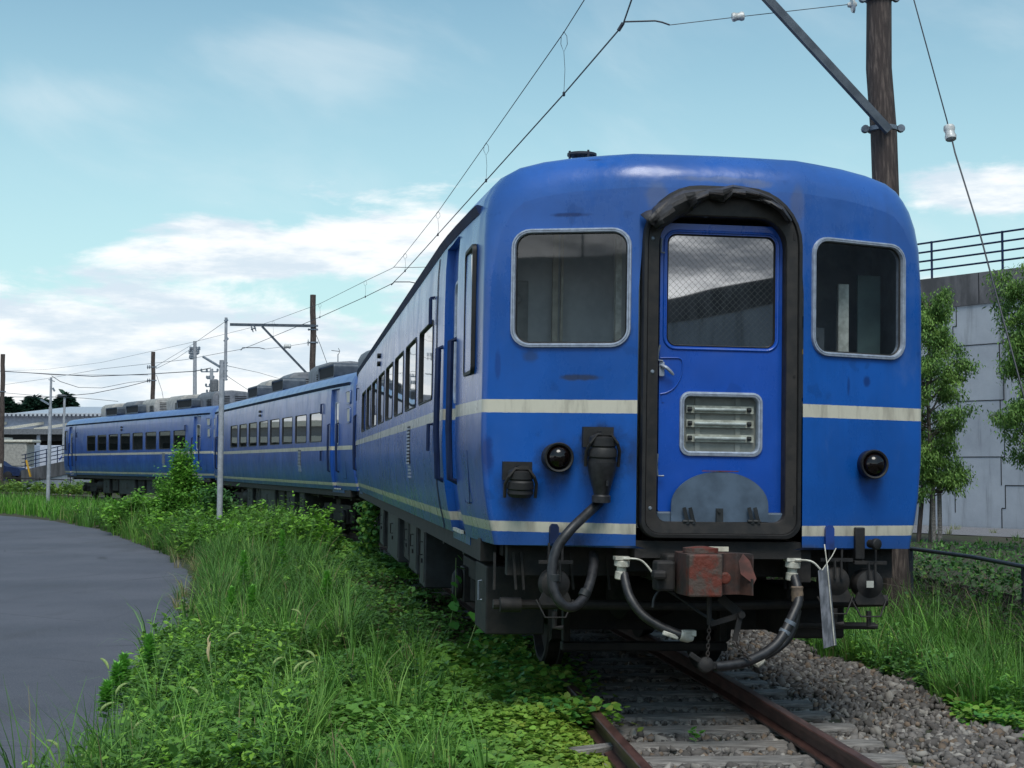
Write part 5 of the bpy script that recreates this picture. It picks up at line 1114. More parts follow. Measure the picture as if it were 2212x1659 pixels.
# ---------------------------------------------------------------- ramp wall with railing
m = bpy.data.materials.new('panel_concrete'); m.use_nodes = True; t = NT(m.node_tree); b = m.node_tree.nodes['Principled BSDF']
oc = t.new('ShaderNodeTexCoord').outputs['Object']; n1 = t.noise(oc, .6, 6, .65); n2 = t.noise(t.scale(oc, (1.2, 1.2, .12)), 2.2, 6, .65); n3 = t.noise(oc, 25, 4, .6)
c = t.mix(t.smooth(n1, .3, .7), (.31, .335, .385), (.42, .45, .50)); c = t.mix(t.smooth(n2, .48, .72, 0, .7), c, (.13, .14, .15)); c = t.mix(t.smooth(n3, .6, .7, 0, .25), c, (.2, .2, .2))
t.set(b.inputs['Base Color'], c); b.inputs['Roughness'].default_value = .85; t.set(b.inputs['Normal'], t.bump(n3, .3, .01)); M['panel'] = m
M['parapet'] = MAT('stained_parapet_concrete', (.155, .15, .16), (.07, .07, .075), 1.6, .85, .4, stretch=(1, 1, .3), bscale=20, lo=.38, hi=.62, bd=.01)
A0 = Vector((-32.5, 106, 0)); A1 = Vector((11.1, 44.5, 0)); A2 = Vector((16.6, 37.0, 0)); A3 = Vector((22, 26, 0)); A4 = Vector((25, 8, 0)); A5 = Vector((24.5, -14, 0)); A6 = Vector((16, -36, 0)); A7 = Vector((-8, -50, 0)); A8 = Vector((-60, -60, 0))
ztop = [1.0, P(1990, 603, 44.0).z, 6.62, 6.8, 7.2, 8.2, 6.9, 6.6, 6.0]
pathw = [A0, A1, A2, A3, A4, A5, A6, A7, A8]
rw = empty('ramp_wall', tuple(A1)); rw.location.z = GZ; tag(rw, 'tall concrete retaining wall of stepped panels behind the trees at the right', 'retaining wall')
mbw = MB(); mbp = MB(); mbj = MB(); mbc = MB()
for i in range(len(pathw) - 1):
    a, c = pathw[i] - rw.location, pathw[i + 1] - rw.location; d = (c - a); d.z = 0; Ls = d.length; d.normalize(); nn = Vector((d.y, -d.x, 0)); nn = nn if (pathw[i] + nn).length < pathw[i].length + 1 and (nn.dot(-(pathw[i] + pathw[i + 1])) > 0) else -nn
    z0, z1 = ztop[i] - GZ, ztop[i + 1] - GZ; pp = lambda s_, h, o_: Vector((a.x, a.y, 0)) + d * s_ + nn * o_ + VZ * h
    par = .85 if i > 0 else .0
    g0, g1 = (z0 - .85, z1 - .85)
    mbw.add([pp(0, -.1, 0), pp(Ls, -.1, 0), pp(Ls, max(g1, .1), 0), pp(0, max(g0, .1), 0), pp(0, -.1, -.3), pp(Ls, -.1, -.3), pp(Ls, max(g1, .1), -.3), pp(0, max(g0, .1), -.3)], [(0, 1, 2, 3), (7, 6, 5, 4), (3, 2, 6, 7), (0, 3, 7, 4), (1, 5, 6, 2)])
    mbp.add([pp(0, max(g0, .1), .04), pp(Ls, g1, .04), pp(Ls, z1, .04), pp(0, z0, .04), pp(0, max(g0, .1), -.34), pp(Ls, g1, -.34), pp(Ls, z1, -.34), pp(0, z0, -.34)], [(0, 1, 2, 3), (7, 6, 5, 4), (3, 2, 6, 7), (0, 4, 5, 1), (0, 3, 7, 4), (1, 5, 6, 2)])
    # deck
    mbc.add([pp(0, z0 - .15, -.3), pp(Ls, z1 - .15, -.3), pp(Ls, z1 - .15, -9), pp(0, z0 - .15, -9)], [(0, 1, 2, 3)])
    if i in (0, 1, 2):
        pw_, ph_ = 1.5, 1.5; s_ = Ls % pw_ if i == 0 else 0; k = 0; S0 = max(0, Ls - 14) if i == 0 else 0; s_ = S0
        while s_ < Ls:
            top_here = g0 + (g1 - g0) * s_ / Ls; h = -.3 + (k % 2) * .75
            while h < top_here:
                # notched joint: vertical run with a small step
                e0, e1 = max(h, 0), min(h + ph_, top_here)
                if e1 > e0:
                    q = .12
                    mbj.bar(pp(s_, e0, .004), pp(s_, min(e0 + (e1 - e0) * .5, e1), .004), .022, .012, up=nn); mbj.bar(pp(s_ + q, e0 + (e1 - e0) * .5, .004), pp(s_ + q, e1, .004), .022, .012, up=nn)
                    mbj.bar(pp(s_, e0 + (e1 - e0) * .5, .004), pp(s_ + q, e0 + (e1 - e0) * .5, .004), .022, .012, up=nn)
                    if e1 < top_here - .05: mbj.bar(pp(s_ + q, e1, .004), pp(min(s_ + pw_, Ls), e1, .004), .022, .012, up=nn)
                h += ph_
            s_ += pw_; k += 1
        s_ = 0
        while i > 0 and s_ < Ls: top_here = z0 + (z1 - z0) * s_ / Ls; mbj.bar(pp(s_, top_here - .83, .043), pp(s_, top_here - .01, .043), .02, .01, up=nn); s_ += 2.4
mbw.build('panel_wall', M['panel'], rw, smooth=0); mbp.build('parapet', M['parapet'], rw, smooth=0); mbj.build('joints', M['darkgap'], rw, smooth=0); mbc.build('deck', M['asphalt'], rw, smooth=0)
rl = empty('railing', tuple(A1)); tag(rl, 'dark blue steel railing of four bars along the top of the ramp wall', 'railing')
for i in range(len(pathw) - 1):
    if i > 2: break
    a, c = pathw[i] - rl.location, pathw[i + 1] - rl.location; mb = MB()
    for h in (.25, .5, .75, 1.0): mb.tube([a + VZ * (ztop[i] + h), c + VZ * (ztop[i + 1] + h)], .028, 6)
    mb.build('rails', M['darkblue'], rl, smooth=60); mb = MB(); n = max(2, int((c - a).length / 2.0))
    if i == 2: n = 5
    for k in range(n): p = a.lerp(c, (k + .35) / n); z_ = ztop[i] + (ztop[i + 1] - ztop[i]) * (k + .35) / n; mb.bar(p + VZ * (z_ - .05), p + VZ * (z_ + 1.03), .06, .05)
    mb.build('posts', M['darkblue'], rl, smooth=0)
# rust streak of a drain on the wall
mb = MB(); q = P(2093, 660, 40.5); 
# gravel strip at the wall foot
d = (A2 - A1).normalized(); nn = Vector((-d.y, d.x, 0)); nn = nn if nn.dot(-A1) > 0 else -nn
mb = MB(); zg = GZ + .075; mb.add([tuple((A1 - d * 12) + VZ * zg + nn * .05), tuple(A2 + d * .5 + VZ * zg + nn * .05), tuple(A2 + d * .5 + nn * 4 + VZ * zg), tuple(A1 - d * 12 + nn * 4 + VZ * zg)], [(0, 1, 2, 3)])
tag(mb.build('gravel_strip', MAT('pale_gravel', (.25, .25, .27), (.12, .12, .13), 30, .9, .8, bscale=60, bd=.02), None, smooth=0), kind='structure')
# ---------------------------------------------------------------- low pipe rail and bramble hedge on the right
pp_ = [Vector((3.2, 24, .55)), P(1967, 1185, 15.6), P(2100, 1203, 14.2), P(2212, 1224, 13.1), P(2480, 1290, 10.6), Vector((4.4, 6.5, .5))]
pr_ = empty('pipe_rail', (4.3, 14, GZ)); mb = MB(); mb.tube([p - pr_.location for p in pp_], .019, 10); mb.build('rail', M['wire'], pr_)
for k, p in enumerate([pp_[1], pp_[3], pp_[4]]): mb = MB(); q = p - pr_.location; mb.tube([q, (q.x, q.y, -.1)], .025, 8); mb.build('post', M['wire'], pr_)
tag(pr_, 'black pipe rail running over the bramble hedge at the right edge', 'pipe rail')
hx = lambda Y: np.interp(Y, [6.5, 10.6, 13.1, 14.2, 15.6, 24], [4.5, 4.35, 4.34, 4.25, 4.10, 3.5])
def twigs(n, name, lab, Y0, Y1, r=.003):
    mb = MB()
    for _ in range(n):
        Y = random.uniform(Y0, Y1); x = float(hx(Y)) + random.uniform(-.12, .3); z = GZ + random.uniform(0, .25); p = Vector((x, Y, z)); pts = [p]; d = Vector((random.uniform(-.5, .5), random.uniform(-.6, .6), 1))
        for _k in range(5): d += Vector((random.uniform(-.5, .5), random.uniform(-.5, .5), random.uniform(-.55, .15))); pts.append(pts[-1] + d.normalized() * random.uniform(.1, .22))
        mb.tube(pts, [r, r, r * .9, r * .8, r * .6, r * .4], 3)
    return tag(mb.build(name, MAT('dry_twig', (.115, .10, .085), (.03, .026, .022), 3, .9), None, smooth=0), lab, 'hedge', kind='stuff')
twigs(3600, 'bramble_stems', 'dry brown bramble stems tangled under the black pipe rail', 8, 22)
n = 17000; Y = rng.uniform(7.5, 23, n); hz = rng.random(n); X = hx(Y) + rng.normal(0, .16, n) - (1 - hz) * .18; Z = GZ + hz * .86; keep = (pnoise(X * 2, Y + Z * 2, 2.5, 21) > .02) | (hz > .9)
X, Y, Z = X[keep], Y[keep], Z[keep]; n = len(X); col = pal([(0.043, 0.112, 0.029), (0.072, 0.165, 0.036), (0.032, 0.075, 0.023), (0.145, 0.225, 0.043), (.12, .09, .05)], [5, 3, 4, 1, .8], n)
leaves('bramble_leaves', np.stack([X, Y, Z], -1), rng.uniform(.022, .05, n), rng.uniform(0, 6.28, n), rng.normal(-.3, .6, n), rng.normal(0, .5, n), col, lab='dark green leaves over the tangled hedge at the right', cat='hedge')
mb = MB(); hb_ = []
for Y in np.linspace(6.5, 24, 12): hb_.append((float(hx(Y)) + .25, float(Y)))
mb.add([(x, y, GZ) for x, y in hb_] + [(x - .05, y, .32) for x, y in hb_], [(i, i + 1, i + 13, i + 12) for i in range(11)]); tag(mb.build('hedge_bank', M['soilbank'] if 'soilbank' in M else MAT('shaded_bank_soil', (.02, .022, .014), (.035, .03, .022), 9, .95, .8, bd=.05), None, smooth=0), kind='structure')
# leafy strip beyond the rail
n = 9000; Y = rng.uniform(14, 34, n); X = np.maximum(hx(Y), 3.2) + .2 + rng.random(n) ** 1.4 * 7; Z = gh(X, Y) + .28 * np.exp(-((X - hx(Y)) / 1.5)) * 2.2 * rng.uniform(.5, 1, n) + .08 * rng.random(n)
col = pal([(0.072, 0.195, 0.043), (0.116, 0.270, 0.051), (0.051, 0.128, 0.036)], [3, 2, 3], n); leaves('weed_strip', np.stack([X, Y, Z], -1), rng.uniform(.05, .11, n), rng.uniform(0, 6.28, n), rng.normal(.5, .5, n), rng.normal(0, .4, n), col, T=LTN * np.array([1.6, 1, 1]), lab='low leafy plants beyond the black pipe rail', cat='weeds')
# ---------------------------------------------------------------- trees on the right
def tree(loc, h, crown, lab, seed, stakes=True, z0=.85, nleaf=9000, lsz=(.09, .15)):
    rr = random.Random(seed); root = empty('roadside_tree', loc); mb = MB(); N = 8
    trunk = [Vector((.03 * math.sin(i * 1.1), .03 * math.cos(i * 1.7), h * .9 * i / (N - 1))) for i in range(N)]
    mb.tube(trunk, [.065 * (1 - .8 * i / (N - 1)) for i in range(N)], 8); tips = []
    nb = int(h * 13)
    for b_ in range(nb):
        k = rr.uniform(.13, .98); q = trunk[0].lerp(trunk[-1], k); a = b_ * 2.4 + rr.uniform(-.5, .5); kk = (q.z - z0) / (h - z0)
        if q.z < z0: continue
        R_ = crown * (1 - max(0, kk) ** 2.0 * .6) * rr.uniform(.55, 1.15) * (.75 + .25 * math.sin(kk * 11 + seed))
        d = Vector((math.cos(a), math.sin(a), rr.uniform(.25, .75))).normalized(); e = q + d * R_; mid = q.lerp(e, .5) + Vector((0, 0, .06)); mb.tube([q, mid, e], [.016, .010, .004], 4)
        for _ in range(5): c = mid.lerp(e, rr.uniform(.1, 1)); f = c + Vector((rr.uniform(-.28, .28), rr.uniform(-.28, .28), rr.uniform(-.1, .22))); mb.tube([c, f], [.004, .002], 3); tips.append((c, f))
    mb.build('trunk', M['bark'], root, smooth=50)
    n = nleaf; T_ = rng.integers(0, len(tips), n); k = rng.random(n) ** .6; A_ = np.array([tuple(t_[0]) for t_ in tips])[T_]; B_ = np.array([tuple(t_[1]) for t_ in tips])[T_]
    pos = A_ + (B_ - A_) * k[:, None] + rng.normal(0, .075, (n, 3)); tone = rng.random(len(tips))[T_]
    c1 = np.array((.085, .18, .045)); c2 = np.array((.22, .37, .085)); col = (c1 + (c2 - c1) * tone[:, None]) * rng.uniform(.75, 1.25, (n, 1))
    leaves('crown', pos, rng.uniform(*lsz, n), rng.uniform(0, 6.28, n), rng.normal(-.75, .35, n), rng.normal(0, .5, n), col, T=LTN * np.array([1.25, 1, 1]), parent=root); 
    if stakes:
        for sx, hgt, tilt in ((-.22, 1.35, .10), (.02, 1.25, 0), (.16, 1.3, .0)):
            mb = MB(); mb.tube([Vector((sx - tilt, -.12, 0)), Vector((sx + tilt * .3, -.1, hgt))], .05, 10); mb.build('stake', M['polewood'] if sx < 0 else M['sleeper'], root)
        mb = MB(); mb.tube([Vector((-.22, -.14, 1.15)), Vector((.22, -.14, 1.17))], .035, 8); mb.build('stake_bar', M['polewood'], root)
    tag(root, lab, 'tree', 'young trees before the ramp wall'); return root
q = P(2012, 1176, 35); tree((q.x, 35, GZ), P(2020, 592, 35).z - GZ, 1.35, 'young tree held by wooden stakes beside the coach front', 3, nleaf=34000, lsz=(.055, .10))
q = P(2225, 1180, 31); tree((q.x, 31, GZ), P(2210, 545, 31).z - GZ, .95, 'denser young tree cut by the right edge of the picture', 5, stakes=False, nleaf=17000, z0=1.6, lsz=(.055, .10))
# sprig on the wall
n = 160; q = P(2163, 655, 40.5); pos = np.array(q)[None] + rng.normal(0, .14, (n, 3)) * np.array([1, .6, 1.6]); leaves('wall_sprig', pos, rng.uniform(.08, .15, n), rng.uniform(0, 6.28, n), rng.normal(-.6, .5, n), rng.normal(0, .5, n), pal([(0.072, 0.150, 0.029), (0.043, 0.090, 0.029)], [1, 1], n), T=LTN * np.array([1.3, 1, 1]), lab='small tuft of leaves growing from the wall parapet', cat='plant', kind=None)
# ---------------------------------------------------------------- far left: warehouse, trucks, fence
Yw = 150.; wh = empty('warehouse', (P(60, 1000, Yw).x, Yw, 0)); f_ = lambda u, v, dy=0.: L_(wh, P(u, v, Yw + dy))
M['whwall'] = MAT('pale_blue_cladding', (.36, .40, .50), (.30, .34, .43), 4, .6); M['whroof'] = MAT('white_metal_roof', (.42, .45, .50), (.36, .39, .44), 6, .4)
a, b = f_(-160, 905), f_(420, 905); zt = f_(0, 893).z; zb = f_(0, 936).z
mb = MB(); mb.box(a.x, b.x, 0, 22, zb, zt - .1); mb.build('fascia', M['whwall'], wh, smooth=0)
mb = MB(); mb.box(a.x - .5, b.x + .5, -.8, 22.5, zt - .1, zt); r0 = f_(100, 888).x; mb.add([(a.x + 8, 0, zt), (b.x, 0, zt), (b.x, 22, zt), (a.x + 8, 22, zt), (r0, 8, zt + .9), (b.x, 8, zt + .9)], [(0, 1, 5, 4), (3, 4, 5, 2), (0, 4, 3), (1, 2, 5)]); mb.build('roof', M['whroof'], wh, smooth=0)
mb = MB(); x = a.x
while x < b.x: mb.lathe([(.26, 0), (.26, .25)], (x, -.9, zt - .28), VY, 8) if False else mb.box(x, x + .22, -.86, -.8, zt - .28, zt - .1); x += .4
mb.build('eave_scallops', M['whroof'], wh, smooth=0)
mb = MB(); mb.box(a.x, b.x, -3.0, 0, zb - .15, zb + .35); mb.build('canopy_edge', M['greybox'], wh, smooth=0)
for u in (-60, 20, 92, 160): mb = MB(); p = f_(u, 935); mb.bar((p.x, -2.8, zb + .3), (p.x + 3.2, 0, zt - .9), .2, .25); mb.build('strut', M['white'], wh, smooth=0)
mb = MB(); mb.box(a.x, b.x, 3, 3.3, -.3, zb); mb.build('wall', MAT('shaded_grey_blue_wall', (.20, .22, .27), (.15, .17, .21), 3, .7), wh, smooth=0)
mb = MB(); z_ = f_(0, 975).z; p0, p1 = f_(30, 975), f_(135, 975); mb.box(p0.x, p0.x + 6, 2.8, 3, 0, z_ + 1); p2_ = f_(140, 975); mb.box(p2_.x, p2_.x + 2.2, 2.8, 3, 0, z_ + 1.6); mb.build('dock_opening', M['darkgap'], wh, smooth=0)
for u in (22, 100, 180): p = f_(u, 960); mb = MB(); mb.box(p.x - .15, p.x + .15, -2.6, -2.3, -.3, zb - .1); mb.build('column', M['whwall'], wh, smooth=0)
tag(wh, 'long low pale warehouse with a white metal roof at the left', 'warehouse')
def text(body, size, loc, rot, mat, parent, name='lettering', ext=.01):
    cu = bpy.data.curves.new(name, 'FONT'); cu.body = body; cu.size = size; cu.extrude = ext; cu.align_x = 'CENTER'; cu.shear = .3
    tmp = bpy.data.objects.new('t', cu); COL.objects.link(tmp); dg = bpy.context.evaluated_depsgraph_get(); me = bpy.data.meshes.new_from_object(tmp.evaluated_get(dg)); bpy.data.objects.remove(tmp)
    o = bpy.data.objects.new(name, me); me.materials.clear(); me.materials.append(mat); COL.objects.link(o); o.parent = parent; o.location = loc; o.rotation_euler = rot; return o
M['blueink'] = MAT('blue_ink', (.02, .04, .35), (.02, .05, .4), 5, .5)
def truck(u0, u1, v0, v1, Y, txt, usz, uoff, voff, lab):
    a, b = P(u0, v1, Y), P(u1, v0, Y); q = empty('truck', ((a.x + b.x) / 2, Y, 0)); w = (b.x - a.x) / 2; zb_, zt_ = a.z, b.z; mb = MB(); mb.box(-w, w, 0, 2.4, zb_, zt_); mb.build('container', MAT('white_container', (.52, .56, .66), (.45, .49, .58), 3, .5), q, bevel=.03)
    mb = MB(); mb.box(-w, w, .1, 2.3, zb_ - .25, zb_ - .02); mb.build('chassis', M['under'], q, smooth=0)
    for k in (-.75, -.55, .7): mb = MB(); mb.lathe([(.45, 0), (.48, .03), (.48, .25), (.2, .28)], (w * k, .25, zb_ - .45), (0, -1, 0), 18); mb.build('wheel', M['black'], q)
    text(txt, usz, (uoff, -.03, (zb_ + zt_) / 2 + voff - usz * .35), (math.pi / 2, 0, 0), M['blueink'], q); tag(q, lab, 'truck'); return q
truck(70, 200, 962, 1012, 128, 'A:asi', .95, .62, .1, 'white truck body with large blue lettering, partly hidden by the farthest coach')
truck(30, 126, 960, 1014, 130, 'ARASHI', .0001, 0, 0, 'plain white truck') if False else truck(31, 67, 961, 1014, 124, '■■■■■', .16, .1, .35, 'white truck body with a small blue mark, behind the railing at the left')
a = P(-6, 1005, 118); q = empty('white_van', (a.x, 118, 0)); mb = MB(); mb.box(-2.4, .95 + 1.2, 0, 2, a.z - .1, P(0, 956, 118).z); mb.build('body', M['creambox'], q, bevel=.08); mb = MB(); mb.box(-2.5, 2.6, -.1, 2.1, P(0, 956, 118).z, P(0, 950, 118).z); mb.build('roof', M['white'], q, bevel=.05); tag(q, 'cream box van body at the far left edge', 'van')
a = P(-22, 1010, 113); q = empty('parked_car', (a.x, 113, 0)); z0 = .48
prof_c = [(-2.1, 0), (2.1, 0), (2.15, .35), (2.0, .55), (1.1, .68), (.55, 1.05), (-1.0, 1.08), (-1.7, .72), (-2.1, .6)]
mb = MB(); mb.slab(prof_c, (Vector((0, 0, z0 + .1)), VX, VZ, Vector((0, -1, 0))), -1.6, 0); mb.build('body', M['darkblue'], q, bevel=.05); mb = MB(); mb.slab([(-1.4, .7), (.95, .68), (.5, .98), (-.95, 1.0)], (Vector((0, -.01, z0 + .1)), VX, VZ, Vector((0, -1, 0))), 0, .01); mb.build('side_window', M['sideglass'], q)
for x in (-1.3, 1.3): mb = MB(); mb.lathe([(.3, 0), (.3, .15), (.15, .17)], (x, 0, z0 + .12), (0, -1, 0), 16); mb.build('wheel', M['black'], q)
tag(q, 'dark blue car behind the railing near the left edge', 'car')
# yellow bollard guard on the ramp foot
q = empty('yellow_guard', (P(62, 1028, 100).x, 100, 0)); f_ = lambda u, v: L_(q, P(u, v, 100)); mb = MB(); mb.bar(f_(57, 994), f_(66, 1030), .22, .08); mb.build('board', M['yellow'], q, smooth=0, bevel=.01); tag(q, 'slanted yellow board on the low end of the ramp wall', 'guard board')
# low fence before the ramp
q = empty('low_pipe_fence', (P(60, 1040, 98).x, 98, 0)); f_ = lambda u, v: L_(q, P(u, v, 98)); mb = MB(); mb.tube([f_(-60, 1030), f_(160, 1037), f_(190, 1038)], .035, 6); mb.build('rail', M['darkgap'], q)
for u in (18, 86, 152): mb = MB(); mb.tube([f_(u, 1031), f_(u, 1058)], .03, 6); mb.build('post', M['darkgap'], q)
tag(q, 'low dark pipe fence in front of the ramp at the left', 'fence')
# far conifers behind the warehouse
def conifer(u, v0, w, Y, lab, seed):
    rr = random.Random(seed); p = P(u, 890, Y); q = empty('conifer', (p.x, Y, 0)); h = P(u, v0, Y).z; mb = MB(); mb.tube([(0, 0, -.3), (0, 0, h * .95)], [.35, .05], 8); mb.build('trunk', M['bark'], q)
    n = 1600; hz = rng.random(n) ** .8; R_ = w * (1 - hz) ** .7 * rng.uniform(.3, 1.1, n); a = rng.uniform(0, 6.28, n); z = h * (.45 + .58 * hz)
    R_ *= 1 + .35 * np.sin(hz * 26 + seed) * np.cos(a * 3); pos = np.stack([R_ * np.cos(a), R_ * np.sin(a), z + .4 * np.sin(a * 4)], -1)
    leaves('crown', pos, rng.uniform(.5, 1.2, n), a - 1.57, rng.normal(.1, .3, n), rng.normal(0, .4, n), pal([(.015, .045, .03), (.03, .07, .045)], [1, 1], n), T=LTN * np.array([2, 1, 1]), parent=q); tag(q, lab, 'tree', 'dark conifers behind the warehouse')
for u, v0, w, lab, sd_ in ((8, 871, 2.2, 'dark conifer at the far left edge behind the warehouse roof', 1), (28, 884, 1.5, 'lowest dark conifer, between the pole and the larger trees', 2), (72, 869, 2.4, 'left half of the conifer pair left of the thin lamp pole', 3), (92, 875, 2.0, 'conifer close to the thin lamp pole', 4), (122, 882, 1.2, 'small conifer top right of the thin lamp pole', 5), (141, 864, 2.2, 'rounded conifer behind the flat-headed street lamp', 6)): conifer(u, v0, w, 190, lab, sd_)
# far tree line and buildings reflected behind the camera: a gabled house
hs = empty('gabled_house', (-17, -24, GZ)); mb = MB(); mb.box(-6, 6, -5, 5, 0, 5.2); mb.build('walls', M['creambox'], hs, smooth=0); mb = MB(); mb.add([(-7, -5.6, 5.1), (7, -5.6, 5.1), (7, 5.6, 5.1), (-7, 5.6, 5.1), (-7, 0, 8.2), (7, 0, 8.2)], [(0, 1, 5, 4), (2, 3, 4, 5), (0, 4, 3), (1, 2, 5)]); mb.build('roof', M['undergrey'], hs, smooth=0)
mb = MB(); mb.tube([(3, 0, 8), (3, 0, 10.5)], .03, 6); mb.tube([(2, 0, 10.3), (4, 0, 10.3)], .02, 5); mb.build('aerial', M['wire'], hs); tag(hs, 'gabled house behind the viewer, seen only as a reflection in the windows', 'house')

# neighbouring shed across the road, seen in the coach windows
q = empty('shed', (-52, 52, GZ)); mb = MB(); mb.box(-9, 9, -34, 76, 0, 4.6); mb.build('walls', M['greybox'], q, smooth=0); mb = MB(); mb.box(9, 12, -34, 76, 3.4, 3.8); mb.box(-9.3, 9.4, -34.3, 76.3, 4.6, 5.0); mb.build('awning', M['white'], q, smooth=0)
mb = MB()
for k in range(15): mb.box(9.0, 9.03, -31 + k * 6.8, -27 + k * 6.8, 0, 3.0)
mb.build('doors', M['darkgap'], q, smooth=0); tag(q, 'long shed across the road outside the picture, mirrored in the coach windows', 'shed')
# ---------------------------------------------------------------- grass and weeds
def grass(name, lab, n, ylo, yhi, fx, hfun, lenr, width, cols, w, lean=(.3, .8), thr=None, seed=0, pw=1.4, seg=5):
    Y = ylo + (yhi - ylo) * rng.random(n) ** pw; q = rng.random(n); X = fx(Y, q)
    if thr is not None: k = pnoise(X, Y, 1.7, seed) + rng.normal(0, .15, n) > thr; X, Y, q = X[k], Y[k], q[k]; n = len(X)
    # clump the roots
    cx = np.round(X * 5) / 5; cy = np.round(Y * 3) / 3; X = X * .55 + cx * .45 + rng.normal(0, .02, n); Y = Y * .6 + cy * .4 + rng.normal(0, .02, n)
    sc = hfun(X, Y, q); L_ = rng.uniform(*lenr, n) * sc; yaw = rng.uniform(0, 6.28, n)
    c = pal(cols, w, n)
    return blades(name, np.stack([X, Y, gh(X, Y) - .01], -1), L_, width * rng.uniform(.7, 1.3, n) * np.sqrt(np.maximum(sc, .2)), yaw, rng.uniform(*lean, n), c, lab, 'grass', seg=seg)
GC = [(0.078, 0.229, 0.047), (0.122, 0.311, 0.056), (0.052, 0.156, 0.042), (0.145, 0.300, 0.051), (.16, .16, .07)]
fb = lambda a, b: (lambda Y, q: rdx(Y) + (a + (b - a) * q) * (trx(Y) - .7 - rdx(Y)))
def tussocks(name, lab, nc, per, ylo, yhi, fx, hfun, lenr, width, cols, w, lean=(.25, 1.25), thr=None, seed=0, pw=1.4, seg=5, rad_=.06, droop=1.0):
    Y = ylo + (yhi - ylo) * rng.random(nc) ** pw; q = rng.random(nc); X = fx(Y, q)
    if thr is not None: k = pnoise(X, Y, 1.7, seed) > thr; X, Y, q = X[k], Y[k], q[k]
    nc = len(X); n = nc * per; sc = hfun(X, Y, q) * rng.uniform(.6, 1.2, nc); r = rad_ * rng.uniform(.5, 1.6, nc); bend = rng.uniform(0, 6.28, nc); cc = pal(cols, w, nc, .15)
    R = lambda a: np.repeat(a, per, 0); yaw = rng.uniform(0, 6.28, n); rr = np.sqrt(rng.random(n)) * R(r); px = R(X) + np.cos(yaw) * rr; py = R(Y) + np.sin(yaw) * rr
    ln = rng.uniform(*lean, n) * (.4 + .6 * rr / R(r)); yaw = yaw + .35 * np.sin(yaw - R(bend)) ; L_ = rng.uniform(*lenr, n) * R(sc); col = R(cc) * rng.uniform(.7, 1.3, (n, 1))
    dead = rng.random(n) < .05; col[dead] = np.array((.28, .24, .12)) * rng.uniform(.7, 1.1, (dead.sum(), 1))
    return blades(name, np.stack([px, py, gh(px, py) - .01], -1), L_, width * rng.uniform(.6, 1.3, n), yaw, ln, col, lab, 'grass', seg=seg, droop=droop)
GD = [(.07, .17, .035), (.095, .23, .04), (.13, .30, .05), (.20, .38, .07)]
tussocks('verge_grass', 'dark arching tussock grass between the road bend and the train', 330, 48, 13.5, 33, fb(.06, .58), lambda X, Y, q: .75 + .3 * pnoise(X, Y, 1.1, 9) * 1.3, (.45, 1.0), .011, GD, [4, 3, 2, .6], lean=(.35, 1.4), thr=-.5, seed=12, rad_=.09)
tussocks('verge_grass', 'grass tufts scattered through the leafy weeds in the foreground', 230, 24, 7.4, 15.5, fb(.0, .8), lambda X, Y, q: .95 - .35 * q, (.35, .8), .010, GD, [2, 3, 3, 2], thr=-.25, seed=14, rad_=.04)
tussocks('verge_grass', 'dry straw-coloured grass fringing the bend of the road', 90, 26, 18, 31, fb(-.04, .16), lambda X, Y, q: .6 + 0 * X, (.3, .8), .008, [(.30, .26, .12), (.36, .30, .15), (.10, .18, .05)], [2, 1, 2], lean=(.8, 1.5), thr=-.1, seed=16)
tussocks('verge_grass', 'grass on the middle stretch of the verge before the bright bush', 420, 28, 31, 50, fb(.0, .72), lambda X, Y, q: .85 + .3 * pnoise(X, Y, .9, 4), (.4, .95), .017, GD, [3, 3, 3, 1], seed=17, rad_=.12, seg=4)
grass('verge_grass', 'bright green grass in the distance at the left, beyond the road', 17000, 44, 84, lambda Y, q: (rdx(Y) + .3) + q * (trx(Y) - 3.2 - rdx(Y)), lambda X, Y, q: .85 + .35 * pnoise(X, Y, .5, 3), (.4, .8), .028, [(.10, .28, .03), (.14, .36, .04), (.07, .2, .03), (.22, .28, .09)], [3, 3, 2, .8], lean=(.1, .8), pw=1.0, seg=3)
tussocks('verge_grass', 'mixed grass between the ballast and the bramble hedge on the right', 400, 32, 10.5, 17.5, lambda Y, q: (trx(Y) + 2.1 + .14 * np.sin(Y * 2.2)) + q * (hx(Y) + .05 - trx(Y) - 2.1), lambda X, Y, q: .62 + .55 * q, (.3, .7), .009, [(.08, .2, .04), (.11, .27, .045), (.16, .35, .06)], [3, 3, 2], thr=-.6, seed=22, rad_=.07, lean=(.2, 1.1))
tussocks('verge_grass', 'rough grass on the far side of the train to the right', 160, 26, 17, 42, lambda Y, q: trx(Y) + 2.4 + q * (14 - trx(Y)), lambda X, Y, q: .45 + 0 * X, (.3, .6), .014, [(.08, .2, .05), (.13, .27, .06), (.25, .28, .12)], [3, 3, 1], seg=4, rad_=.1)
